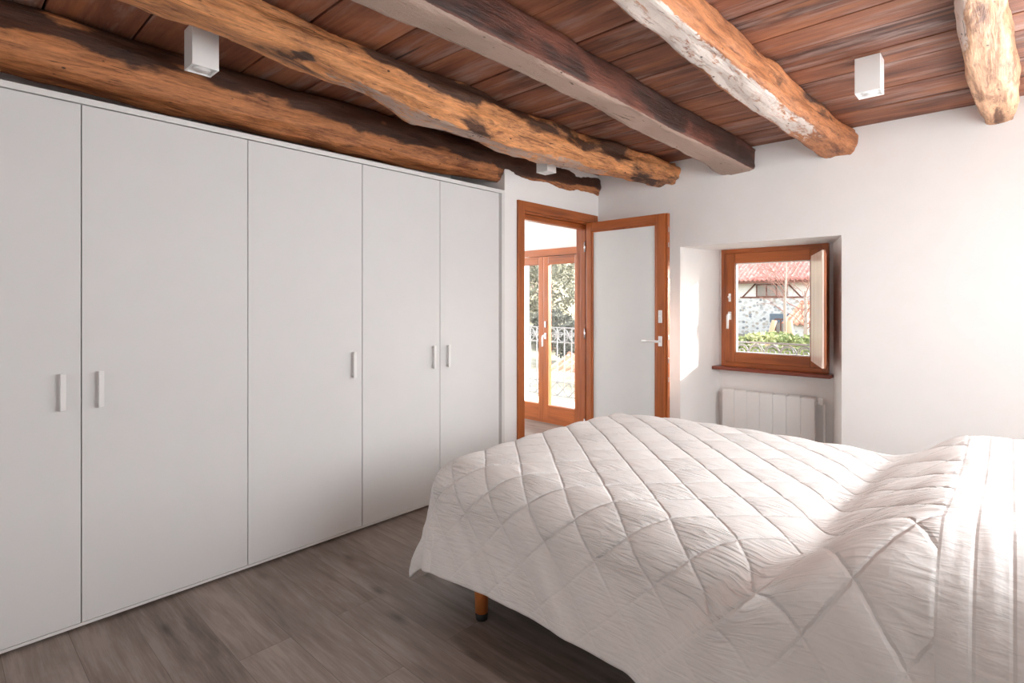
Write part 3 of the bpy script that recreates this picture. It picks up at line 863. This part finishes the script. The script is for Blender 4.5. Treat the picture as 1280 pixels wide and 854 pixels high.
# 5: pale crooked one at the right
beam([(-1.3, -0.12, 0.02, 2.36), (1.4, -0.12, 0.02, 2.36), (2.3, -0.13, 0.005, 2.36), (2.65, -0.15, -0.01, 2.36), (3.0, -0.155, 0.01, 2.365), (3.5, -0.15, 0.03, 2.37), (3.9, -0.14, 0.035, 2.372), (4.21, -0.125, 0.018, 2.375)],
     3.4, 5.0, mk_beam('beam_wood_e', lin(198, 154, 120), lin(150, 104, 76), lin(110, 72, 52), lin(226, 214, 206), 5.0, 1.6, 0.62),
     'pale crooked tan beam farthest from the wardrobes',
     lambda px, pz, y: 0.80 * smooth(-.15, -.85, px) * smooth(3.35, 2.75, y) + 0.02, lambda px, pz, y: 0.28 + .25 * smooth(3.95, 4.15, y), 0.012, 0.008)

# ------------------------------------------------------------------ ceiling spotlights
def spot(x, y, zb, label, rz=0.0):
    t = empty('ceiling_spotlight', (x, y, zb), rz); tag(t, label, 'ceiling light', 'white box ceiling spotlights')
    w = 0.052; h = H - zb
    mb = MB()
    mb.box((-w, -w, 0.008), (w, w, h), .003)
    for (a, b) in (((-w, -w), (-w + .008, w)), ((w - .008, -w), (w, w)), ((-w + .008, -w), (w - .008, -w + .008)), ((-w + .008, w - .008), (w - .008, w))):
        mb.box((a[0], a[1], 0), (b[0], b[1], .012), .0015)
    mb.build('housing', M['white_metal'], t)
    mb = MB(); mb.lathe([(.030, .0), (.034, .001), (.034, .0075), (.030, .0078)], (0, 0, 0.001), 28)
    mb.build('lamp_ring', M['white_metal'], t)
    mb = MB(); mb.lathe([(.027, .0), (.0275, .003), (.02, .004)], (0, 0, 0.0005), 24)
    tag(mb.build('lens', M['handle_metal'], t), 'pale grey lens')
    return t
spot(-2.55, 0.805, 2.332, 'white box spotlight nearest the camera, hanging above the wardrobe between two beams')
spot(-2.53, 3.12, 2.297, 'small white box spotlight in front of the doorway, peeking below the bowed log beam')
spot(-0.50, 3.07, 2.337, 'white box spotlight on the boards between the limed beam and the pale crooked beam')

# ------------------------------------------------------------------ bed
XF, XH, YNR, YFR = -1.99, 0.26, 1.53, 3.17      # foot, head, near and far faces of the covered block
TOPZ = 0.618
bed = empty('bed', ((XF + XH) / 2, (YNR + YFR) / 2, 0)); tag(bed, 'bed under the white quilt, standing on round orange-wood legs with black feet', 'bed')
bx, by = bed.location.x, bed.location.y
mb = MB(); mb.box((XF + .09 - bx, YNR + .07 - by, .215), (XH - .02 - bx, YFR - .07 - by, .32), .012, 2); mb.build('base', M['bed_base'], bed)
mb = MB(); mb.box((XF + .09 - bx, YNR + .09 - by, .32), (XH - .02 - bx, YFR - .09 - by, TOPZ - .07), .06, 3); mb.build('mattress', M['mattress'], bed)
for (lx, ly) in ((-1.65, 1.60), (-1.65, 3.08), (0.05, 1.60), (0.05, 3.08)):
    mb = MB(); mb.lathe([(.027, .03), (.034, .215)], (lx - bx, ly - by, 0), 24)
    lg = mb.build('leg', M['beech'], bed)
    mb = MB(); mb.lathe([(.024, 0), (.0255, .004), (.0262, .03), (.02, .0305)], (lx - bx, ly - by, 0), 24)
    tag(mb.build('foot_cap', M['black_plastic'], lg), 'black foot cap')

# quilt: cloth coordinates (s along the bed, t across), draped over the block
def build_quilt():
    r = 0.15
    xi, yni, yfi = XF + r, YNR + r, YFR - r
    Lh = 0.525
    s0, s1 = xi - Lh, 0.27
    t0, t1 = yni - Lh, yfi + Lh
    ds = 0.0075
    ns, nt_ = int((s1 - s0) / ds), int((t1 - t0) / ds)
    s = np.linspace(s0, s1, ns + 1)[:, None] * np.ones((1, nt_ + 1))
    t = np.linspace(t0, t1, nt_ + 1)[None, :] * np.ones((ns + 1, 1))
    def fbm(P, sc, off=0.0, oct_=2):
        out = np.zeros(P.shape[0])
        for i in range(P.shape[0]):
            v = Vector((P[i, 0] * sc[0] + off, P[i, 1] * sc[1] + off * 1.7, off))
            out[i] = mnoise.noise(v) + (0.5 * mnoise.noise(v * 2.1) if oct_ > 1 else 0)
        return out.reshape(s.shape)
    P = np.stack([s.ravel(), t.ravel()], 1)
    ox = np.maximum(0, xi - s); oyn = np.maximum(0, yni - t); oyf = np.maximum(0, t - yfi); oy = oyn + oyf
    d = (ox ** 4.5 + oy ** 4.5) ** (1 / 4.5)
    hyp = np.sqrt(ox ** 2 + oy ** 2) + 1e-9
    dx, dy = -ox / hyp, (oyf - oyn) / hyp
    arc = r * math.pi / 2
    ang = np.minimum(d / r, math.pi / 2)
    hang = np.maximum(0, d - arc)
    # gentle flare of the hanging part, with folds that gather at the foot corner
    cornern = np.clip(2 * np.minimum(ox, oyn) / (ox + oyn + 1e-6), 0, 1)
    cornerf = np.clip(2 * np.minimum(ox, oyf) / (ox + oyf + 1e-6), 0, 1)
    phi = np.arctan2(oy, ox)
    hw = np.clip(hang / 0.33, 0, 1.2)
    fold = 0.045 * hw * np.maximum(cornern, cornerf) ** 0.7 * np.cos(phi * 9.0)
    flare = 0.16 * hang + fold
    sidew = 0.012 * hw * fbm(P, (2.6, 0.8), 3.1)
    hor = r * np.sin(ang) + flare + sidew
    drop = r * (1 - np.cos(ang)) + hang * 0.985
    cx = np.maximum(s, xi); cy = np.clip(t, yni, yfi)
    X = cx + dx * hor; Y = cy + dy * hor
    Zt = TOPZ + 0.016 * np.sin((t - YNR) / (YFR - YNR) * math.pi)
    # soft crown so that the foot end rounds over
    Zt = Zt + 0.018 * nsmooth(-1.9, -1.5, s) - 0.006 * nsmooth(-1.2, -0.5, s)
    # the pillow under the quilt
    wob = 0.03 * fbm(P, (0.0, 2.2), 8.8)
    slant = 0.75 * np.maximum(0, (yni + 0.05) - t)            # the bulge runs foot-wards as it goes down the near side
    e = s + slant + wob
    lift = 0.165 * nsmooth(-0.42, -0.06, e) ** 0.85
    lift = lift * (1 - 0.35 * nsmooth(0.05, 0.3, s))
    lift = lift + 0.02 * nsmooth(-0.35, -.2, e) * np.sin((t - 1.2) * 4.2)
    # valley just in front of the pillow
    lift = lift - 0.022 * np.exp(-((e + 0.42) / 0.07) ** 2)
    fall = 1 - nsmooth(0.0, 0.42, d)
    farfall = 1 - 0.45 * nsmooth(yfi - 0.22, yfi + 0.05, t)
    Z = Zt - drop + lift * np.maximum(fall, 0.0) * farfall
    # bulge outwards on the near side
    bul = (0.055 * nsmooth(-0.47, -0.36, e) + 0.024 * np.exp(-((e + 0.35) / 0.04) ** 2) * (1 - nsmooth(0.16, 0.36, oyn))) * nsmooth(0.0, 0.14, oyn) * (1 - 0.55 * hw)
    bul = bul - 0.020 * np.exp(-((s + 0.25 - 0.5 * (yni - t)) / 0.045) ** 2) * nsmooth(0.12, 0.3, oyn)
    X = X + dx * bul; Y = Y + dy * bul
    Z = np.maximum(Z, 0.012)
    G = np.stack([X, Y, Z], -1)
    # normals
    gs = np.gradient(G, axis=0); gt = np.gradient(G, axis=1)
    N = np.cross(gs, gt); N /= (np.linalg.norm(N, axis=-1, keepdims=True) + 1e-9)
    if N[ns // 2, nt_ // 2, 2] < 0: N = -N
    # stitched diamonds, straight channels along the head border
    dd = 0.152
    w1 = 0.006 * fbm(P, (3, 3), 1.3); w2 = 0.006 * fbm(P, (3, 3), 5.7)
    a = (s + t) / math.sqrt(2) / dd + w1 / dd + 0.15; b = (s - t) / math.sqrt(2) / dd + w2 / dd + 0.42
    la = np.abs(a - np.round(a)) * dd; lb = np.abs(b - np.round(b)) * dd
    near = np.minimum(la, lb)
    puff = (np.abs(np.sin(np.pi * a)) * np.abs(np.sin(np.pi * b))) ** 0.45
    stitch = np.exp(-(near / 0.0055) ** 2)
    border = nsmooth(-0.128, -0.118, s)
    ch = (s + 0.123) / 0.063
    lc = np.abs(ch - np.round(ch)) * 0.063
    puff_c = np.abs(np.sin(np.pi * ch)) ** 0.6; stitch_c = np.exp(-(lc / 0.006) ** 2)
    puff = puff * (1 - border) + puff_c * 0.28 * border
    stitch = stitch * (1 - border) + stitch_c * border
    edge_lc = np.abs(s + 0.123); stitch = np.maximum(stitch, np.exp(-(edge_lc / 0.006) ** 2))
    onside = np.clip(hang / 0.1, 0, 1)
    amp = 1 - 0.75 * onside
    # pulled wrinkles inside each diamond, running along the bed and slightly skewed
    ca, cb = np.floor(a), np.floor(b)
    cellr = np.mod(np.sin(ca * 12.9898 + cb * 78.233) * 43758.5453, 1.0)
    k = 0.30 + 0.10 * (cellr - .5)
    P2 = np.stack([(s * 1.0).ravel(), (t + (s * k)).ravel()], 1)
    wr = fbm(P2, (5.0, 46.0), 2.2)
    wr2 = fbm(P2, (3.0, 24.0), 9.2)
    rid = 1 - np.abs(wr) * 1.6
    topw = (1 - onside) * (0.25 + 0.75 * nsmooth(0.25, 0.7, cellr)) * (0.55 + 0.45 * nsmooth(-1.9, -1.2, s))
    wrk = 0.0062 * rid * topw + 0.0045 * wr2 * (1 - onside)
    wrk_b = 0.0035 * fbm(P, (30, 6), 4.4) * border * (1 - .4 * onside)
    big = 0.012 * fbm(P, (2.1, 2.1), 6.6) * (0.35 + 0.65 * onside)
    drape = 0.010 * fbm(np.stack([(s + t * .8).ravel(), (t * .35).ravel()], 1), (7, 2), 7.7) * onside
    disp = 0.0085 * puff * amp + (0.35 * wrk * (1 - border) + wrk_b) + big + drape
    G = G + N * disp[..., None]
    # creases that hang from the pillow corner down the near side
    G[..., 2] = np.maximum(G[..., 2], 0.006)
    W = nt_ + 1
    verts = G.reshape(-1, 3)
    idx = np.arange((ns + 1) * W).reshape(ns + 1, W)
    faces = np.stack([idx[:-1, :-1], idx[1:, :-1], idx[1:, 1:], idx[:-1, 1:]], -1).reshape(-1, 4)
    o = from_data('quilt', verts.tolist(), [tuple(f) for f in faces.tolist()], M['quilt'], shade=True)
    me = o.data
    li = np.empty(len(me.loops), dtype=np.int32); me.loops.foreach_get('vertex_index', li)
    for nm, u_, v_ in (('cloth', s, t), ('diamond', a, b)):
        uvl = me.uv_layers.new(name=nm)
        uvl.data.foreach_set('uv', np.stack([u_.ravel()[li], v_.ravel()[li]], 1).astype(np.float32).ravel())
    at = me.attributes.new('top', 'FLOAT', 'POINT'); at.data.foreach_set('value', (1 - onside).ravel().astype(np.float32))
    so = o.modifiers.new('thickness', 'SOLIDIFY'); so.thickness = 0.012; so.offset = -1
    tag(o, 'white diamond-stitched quilt draped over the bed and its pillow', 'quilt')
    return o
build_quilt()

# ------------------------------------------------------------------ outside
# terrain
def ground_z(x, y):
    z = -2.9 + 1.9 * smooth(7.0, 10.5, y)
    rise = smooth(-13, -34, x) * 8.0 + smooth(46, 75, y) * 9.0
    return z + rise + 0.25 * mnoise.noise((x * .15, y * .15, 0))
V = []; F = []
gx = np.linspace(-70, 30, 81); gy = np.linspace(5.06, 95, 81)
for xx in gx:
    for yy in gy: V.append((xx, yy, ground_z(xx, yy)))
for i in range(80):
    for j in range(80):
        F.append((i * 81 + j, (i + 1) * 81 + j, (i + 1) * 81 + j + 1, i * 81 + j + 1))
o = from_data('ground', V, F, M['ground'], shade=True); tag(o, kind='structure')

def iron_ring(mb, c, rad, thick, plane='x', n=18):
    pts = []
    for k in range(n):
        a = 2 * math.pi * k / n
        pts.append((c[0] + rad * math.cos(a), c[1], c[2] + rad * math.sin(a)))
    mb.tube(pts, thick, 6, closed=True)

def scroll(mb, c, rad, thick, sgn=1):
    pts = []
    for k in range(26):
        a = k / 25 * math.pi * 3.1
        rr_ = rad * (1 - 0.80 * k / 25)
        pts.append((c[0] + sgn * rr_ * math.cos(a), c[1], c[2] + rr_ * math.sin(a)))
    mb.tube(pts, thick, 6)

# window guard
gd = empty('window_guard', (-1.44, 5.14, 0)); tag(gd, 'grey wrought-iron scroll guard across the small window', 'railing')
mb = MB(); mb.box((-.62, -.008, .965), (.62, .008, .98), .002); mb.box((-.62, -.008, .80), (.62, .008, .815), .002)
for xx in (-.62, .61): mb.box((xx, -.08, .8), (xx + .012, .008, .98), .002)
mb.build('rail', M['iron'], gd)
for k in range(9):
    mb = MB(); cx_ = -.54 + k * .135
    scroll(mb, (cx_, 0, .89), .060, .0055, 1 if k % 2 else -1)
    iron_ring(mb, (cx_, 0, .89), .064, .0055)
    mb.build('scroll', M['iron'], gd)

# balcony
o = MB().box((-5.2, YO + .002, -.16), (-2.95, 6.0, -.015)).build('balcony_slab', M['paving']); tag(o, kind='structure')
rl = empty('balcony_railing', (-4.1, 5.9, 0)); tag(rl, 'wrought-iron balcony railing with scroll band beyond the glazed double door', 'railing')
mb = MB()
for z0, z1 in ((.985, 1.0), (.785, .8), (.24, .252), (.05, .062)): mb.box((-1.1, -.008, z0), (1.1, .008, z1), .002)
for xx in (-1.1, 1.085): mb.box((xx, -.012, -.015), (xx + .02, .012, 1.0), .002)
mb.build('rail', M['iron'], rl)
for k in range(17):
    mb = MB(); xx = -.98 + k * .122
    mb.box((xx - .006, -.006, .06), (xx + .006, .006, .985), .001); mb.build('bar', M['iron'], rl)
for k in range(11):
    mb = MB(); cx_ = -.99 + k * .198
    scroll(mb, (cx_ - .045, 0, .89), .045, .006, 1); scroll(mb, (cx_ + .045, 0, .89), .045, .006, -1); iron_ring(mb, (cx_, 0, .89), .09, .007)
    mb.build('scroll', M['iron'], rl)
    mb = MB(); mb.tube([(cx_ - .095, 0, .06), (cx_, 0, .15), (cx_ + .095, 0, .24)], .006, 6); mb.tube([(cx_ - .095, 0, .24), (cx_, 0, .15), (cx_ + .095, 0, .06)], .006, 6)
    mb.build('cross_bar', M['iron'], rl)

# foliage made of many small leaves
def leaf_cloud(name, n, shape, size, material, seed, parent=None):
    rg = random.Random(seed)
    V = []; F = []
    for _ in range(n):
        p = shape(rg)
        u = Vector((rg.gauss(0, 1), rg.gauss(0, 1), rg.gauss(0, 1))).normalized()
        w = u.cross(Vector((rg.gauss(0, 1), rg.gauss(0, 1), rg.gauss(0, 1)))).normalized()
        sz = size * rg.uniform(.6, 1.3)
        i = len(V)
        c = Vector(p)
        V += [c - u * sz, c + w * sz * .45, c + u * sz, c - w * sz * .45]
        F.append((i, i + 1, i + 2, i + 3))
    return from_data(name, V, F, material, parent)

def blob(cx, cy, cz, rx, ry, rz_, lump=0.35, sd=0):
    def f(rg):
        v = Vector((rg.gauss(0, 1), rg.gauss(0, 1), rg.gauss(0, 1))).normalized()
        k = 1 + lump * mnoise.noise(v * 2.2 + Vector((sd, sd, sd)))
        k *= rg.uniform(.6, 1.0) ** .5
        return (cx + v.x * rx * k, cy + v.y * ry * k, cz + v.z * rz_ * k)
    return f

# hedge
hd = empty('hedge', (-3.9, 11.3, -1.0)); tag(hd, 'bright green hedge beyond the scroll guard under the tree stakes', 'hedge')
def hedge_shape(rg):
    x = rg.uniform(-2.6, 2.6); yv = rg.uniform(-.45, .45)
    top = 1.62 + .10 * mnoise.noise((x * 1.6, 0, 0)) + .06 * mnoise.noise((x * 5, yv * 4, 1)) + 0.06 * x
    if rg.random() < .5: return (x, yv, top + rg.uniform(-.12, .05))
    return (x, (-.5 if rg.random() < .6 else .5) + rg.uniform(-.08, .08), rg.uniform(.1, top))
leaf_cloud('foliage', 9000, hedge_shape, .055, M['leaf_hedge'], 11, hd)
mb = MB(); mb.box((-2.5, -.38, 0), (2.5, .38, 1.45), .1, 2); mb.build('branches', M['leaf_hedge'], hd)

# young tree and its stakes
TX, TY = -4.83, 16.9
tr = empty('young_tree', (TX, TY, -1.1)); tag(tr, 'young bare tree with a thin pale trunk between three stakes', 'tree')
mb = MB(); mb.tube([(0, 0, 0), (.02, 0, 1.2), (0, .02, 2.4), (.05, 0, 3.6)], [.06, .05, .04, .015], 8); mb.build('trunk', M['bark'], tr)
def twigs(mb, rg, base, dirv, ln, rad, depth):
    end = base + dirv * ln
    mid = base + dirv * ln * .5 + Vector((rg.gauss(0, 1), rg.gauss(0, 1), rg.gauss(0, 1))) * ln * .06
    mb.tube([base, mid, end], [rad, rad * .8, rad * .55], 4, caps=False)
    if depth <= 0: return
    for _ in range(3):
        nd_ = (dirv + Vector((rg.gauss(0, .55), rg.gauss(0, .55), rg.gauss(.1, .4)))).normalized()
        twigs(mb, rg, base + dirv * ln * rg.uniform(.5, 1), nd_, ln * .62, rad * .55, depth - 1)
rg = random.Random(5)
mb = MB()
for k in range(7):
    a = rg.uniform(0, 6.28)
    twigs(mb, rg, Vector((0.02, 0, rg.uniform(2.2, 3.4))), Vector((math.cos(a) * .6, math.sin(a) * .6, .85)).normalized(), .75, .014, 2)
mb.build('twigs', M['twig'], tr)
for i, (ax, ay, lab) in enumerate(((-.72, -.15, 'pale timber stake leaning right, left of the young tree'), (.42, -.2, 'pale timber stake leaning left, right of the young tree'), (.02, .55, 'pale timber stake standing behind the young tree trunk'))):
    mb = MB(); mb.tube([(0, 0, 0), (-ax * .64, -ay * .64 , 1.85)], [.075, .07], 10)
    o = mb.build('tree_stake', M['stake'], None); o.location = (TX + ax, TY + ay, ground_z(TX + ax, TY + ay) - .02); tag(o, lab, 'stake', 'stakes round the young tree')

# tiled roof helper: corrugated slope from eave to ridge
def tiled_roof(name, x0, x1, ye, ze, yr, zr, material, parent, pitch=.30, amp=.07, th=.06):
    n = int((x1 - x0) / pitch * 8)
    V = []; F = []
    rows = 10
    for j in range(rows + 1):
        k = j / rows
        for i in range(n + 1):
            x = x0 + (x1 - x0) * i / n
            V.append((x, ye + (yr - ye) * k, ze + (zr - ze) * k + amp * math.sin(2 * math.pi * (x - x0) / pitch) + 0.02 * (1 - (k * rows) % 1)))
    W = n + 1
    for j in range(rows):
        for i in range(n): F.append((j * W + i, j * W + i + 1, (j + 1) * W + i + 1, (j + 1) * W + i))
    o = from_data(name, V, F, material, parent, True)
    m_ = o.modifiers.new('thickness', 'SOLIDIFY'); m_.thickness = th
    return o

# stone house
hs = empty('stone_house', (-13.0, 40.0, -1.4)); tag(hs, 'pale stone house with red tiled roof and timber-braced upper window, seen through the small window', 'house')
mb = MB(); mb.box((-6, 0, 0), (7, 9, 3.1)); mb.build('wall', M['stone'], hs)
mb = MB(); mb.box((-6, .02, 3.1), (7, 9, 4.3)); mb.build('upper_wall', M['plaster_out'], hs)
tiled_roof('roof', -6.6, 7.6, -.95, 4.28, 4.6, 7.0, M['tile'], hs)
tiled_roof('rear_roof', -6.6, 7.6, 9.9, 4.28, 4.6, 7.0, M['tile'], hs)
mb = MB(); mb.box((-6.4, -.9, 4.05), (7.4, -.78, 4.22), .01)
for k in range(24): mb.box((-6.3 + k * .58, -.85, 4.14), (-6.2 + k * .58, .1, 4.28), .005)
mb.build('eave_timber', M['timber'], hs)
mb = MB()
for (p0, p1) in (((-1.25, 3.1), (-.35, 4.05)), ((2.6, 3.1), (1.75, 4.05))):
    mb.tube([(p0[0], -.02, p0[1]), (p1[0], -.02, p1[1])], .05, 6)
mb.box((-1.4, -.06, 3.04), (2.8, .04, 3.14), .01)
mb.build('brace', M['timber'], hs)
for (x0, x1, z0, z1, np_, mt) in ((-.3, 1.75, 3.1, 4.02, 3, 'timber'), (1.0 - .05, 1.0 + .72, .62, 1.62, 2, 'timber')):
    mb = MB(); wdt = .08
    mb.box((x0, -.07, z0), (x1, -.02, z0 + wdt), .01); mb.box((x0, -.07, z1 - wdt), (x1, -.02, z1), .01)
    for j in range(np_ + 1):
        xx = x0 + (x1 - x0 - wdt) * j / np_
        mb.box((xx, -.07, z0 + wdt), (xx + wdt, -.02, z1 - wdt), .01)
    w_ = mb.build('window', M[mt], hs)
    mb = MB(); mb.box((x0 + .02, -.03, z0 + .02), (x1 - .02, -.012, z1 - .02)); mb.build('pane', M['glass_dark'], w_)
mb = MB()
for (a, b) in (((.62, .35), (.93, .95)), ((.70, .95), (.93, 1.35)), ((.62, 1.35), (2.05, 1.95)), ((1.74, .35), (2.05, .8)), ((1.74, .8), (1.95, 1.35)), ((.62, .3), (2.05, .6))):
    mb.box((a[0], -.06, a[1]), (b[0], .0, b[1]), .02)
mb.build('stone_surround', M['blue_stone'], hs)
# annex with a lower roof
an = empty('annex', (-7.45, 34.0, -1.3)); tag(an, 'low outbuilding with striped tile roof right of the stone house', 'outbuilding')
mb = MB(); mb.box((-1.9, 0, 0), (5, 4.6, 1.55)); mb.build('wall', M['stone'], an)
tiled_roof('roof', -2.3, 5.4, -.5, 1.42, 3.4, 2.62, M['tile_orange'], an)
tiled_roof('rear_roof', -2.3, 5.4, 5.2, 1.9, 3.4, 2.62, M['tile_orange'], an)

# bare shrub right of the stone house
def shrub(name, loc, rx, rz_, n, size, m_, seed, label, cat, group=None, trunk=True):
    t = empty(name, loc); tag(t, label, cat, group)
    leaf_cloud('foliage', n, blob(0, 0, rz_ * 1.0, rx, rx, rz_, .5, seed * 3.3), size, m_, seed, t)
    mb = MB(); rg_ = random.Random(seed)
    mb.tube([(0, 0, -.3), (.05, 0, rz_ * .6), (0, .05, rz_ * 1.2)], [.09 * rx, .07 * rx, .03 * rx], 8)
    for k in range(6):
        a = rg_.uniform(0, 6.28)
        mb.tube([(0, 0, rz_ * .4), (math.cos(a) * rx * .35, math.sin(a) * rx * .35, rz_ * .9), (math.cos(a) * rx * .6, math.sin(a) * rx * .6, rz_ * 1.3)], [.04 * rx, .03 * rx, .012 * rx], 6)
    mb.build('trunk', M['bark'], t)
    return t
t = empty('bare_tree', (-6.1, 24.0, -1.2)); tag(t, 'leafless reddish tree right of the young staked tree', 'tree')
mb = MB(); mb.tube([(0, 0, 0), (.05, 0, 1.6), (0, .05, 3.0)], [.12, .09, .05], 8); mb.build('trunk', M['bark'], t)
rg = random.Random(9); mb = MB()
for k in range(14):
    a = rg.uniform(0, 6.28)
    twigs(mb, rg, Vector((0, 0, rg.uniform(1.2, 3.0))), Vector((math.cos(a) * .75, math.sin(a) * .75, .6)).normalized(), 1.25, .02, 3)
mb.build('twigs', M['twig'], t)

# hillside beyond the balcony
labels = ['pale olive tree on the slope above the balcony railing, in the right-hand pane', 'pale olive tree on the slope, in the left-hand pane of the balcony door',
          'grey-green bush low on the slope behind the balcony bars', 'grey-green tree high on the slope at the top of the panes',
          'pale scrub tree halfway up the slope behind the balcony', 'grey-green shrub beside the orange-roofed shed']
spots = [(-18.6, 23.0, 1.7, 1.6, 0), (-22.6, 26.0, 1.8, 1.7, 0), (-15.4, 19.5, 1.1, .9, 1), (-29.0, 35.0, 2.6, 2.3, 1), (-23.8, 31.0, 2.2, 2.0, 0), (-12.7, 17.6, .9, .8, 1)]
for i, (x, yv, rx, rz_, kd) in enumerate(spots):
    shrub('hillside_tree', (x, yv, ground_z(x, yv)), rx, rz_, 2600, .10 * rx ** .5, M['leaf_dark' if kd else 'leaf_olive'], 20 + i, labels[i], 'tree', 'trees on the slope beyond the balcony')
sd_ = empty('shed', (-9.6, 13.9, -2.5)); tag(sd_, 'low white shed with orange tiled roof below the balcony', 'shed')
mb = MB(); mb.box((-1.6, 0, 0), (1.8, 2.6, 1.35)); mb.build('wall', M['plaster_out'], sd_)
tiled_roof('roof', -2.0, 2.2, -.35, 1.28, 1.6, 1.95, M['tile_orange'], sd_)
tiled_roof('rear_roof', -2.0, 2.2, 3.0, 1.4, 1.6, 1.95, M['tile_orange'], sd_)

# ------------------------------------------------------------------ light
w = bpy.data.worlds.new('sky'); S.world = w; w.use_nodes = True
nt = w.node_tree
sky = nt.nodes.new('ShaderNodeTexSky'); sky.sky_type = 'NISHITA'
sky.sun_disc = False; sky.sun_elevation = R(24); sky.sun_rotation = R(40); sky.air_density = 1.0; sky.dust_density = 2.0
bg = nt.nodes['Background']
hsv = nt.nodes.new('ShaderNodeHueSaturation'); hsv.inputs['Saturation'].default_value = 0.4
nt.links.new(sky.outputs[0], hsv.inputs['Color'])
nt.links.new(hsv.outputs[0], bg.inputs['Color']); bg.inputs['Strength'].default_value = 0.8

def sun(direction, energy, ang, color):
    l = bpy.data.lights.new('sun', 'SUN'); l.energy = energy; l.angle = R(ang); l.color = color
    o = bpy.data.objects.new('sun', l)
    o.rotation_euler = Vector(direction).to_track_quat('-Z', 'Y').to_euler()
    COL.objects.link(o)
sun((-.66, -.75, -.345), 8.0, 0.6, (1.0, .94, .86))

def area(name, loc, direction, sx, sy, energy, color):
    l = bpy.data.lights.new(name, 'AREA'); l.shape = 'RECTANGLE'; l.size = sx; l.size_y = sy; l.energy = energy; l.color = color
    o = bpy.data.objects.new(name, l); o.location = loc
    o.rotation_euler = Vector(direction).to_track_quat('-Z', 'Y').to_euler()
    COL.objects.link(o)
    return o
# lamp for daylight at the right window; far, near and adjoining are added fill
area('fill_lamp_far', ((RX0 + RX1) / 2, RYI - .08, (RW0 + RW1) / 2), (0, -1, 0), RX1 - RX0 - .02, RW1 - RW0 - .02, 34, (.93, .98, 1.0))
area('daylight_right_window', (XR + .08, (RY0 + RY1) / 2, (RZ0 + RZ1) / 2), (-1, 0, 0), RY1 - RY0, RZ1 - RZ0, 40, (.93, .98, 1.0))
area('fill_lamp_adjoining', (NX - .25, 3.45, 1.55), (1, 0, 0), 1.5, 1.3, 55, (1.0, 1.0, 1.0))
area('fill_lamp_near', ((NX0 + NX1) / 2, YN - .04, (NZ0 + NZ1) / 2), (0, 1, 0), NX1 - NX0, NZ1 - NZ0, 6, (.93, .98, 1.0))

# ------------------------------------------------------------------ camera
cd = bpy.data.cameras.new('camera'); cam = bpy.data.objects.new('camera', cd); COL.objects.link(cam)
cam.location = (0, 0, EYE)
cam.rotation_euler = (R(90), 0, math.atan2(.6777, .7353))
cd.sensor_width = 36.0; cd.lens = 677 / 1280 * 36.0
cd.shift_y = -(427 - 378) / 1280.0
cd.clip_start = 0.02; cd.clip_end = 500
S.camera = cam

S.view_settings.view_transform = 'Standard'; S.view_settings.look = 'None'
S.view_settings.gamma = 1.0; S.view_settings.use_curve_mapping = False
S.view_settings.exposure = 0.56
S.cycles.use_denoising = True
S.cycles.max_bounces = 14; S.cycles.diffuse_bounces = 8; S.cycles.transparent_max_bounces = 12
S.cycles.sample_clamp_indirect = 8.0
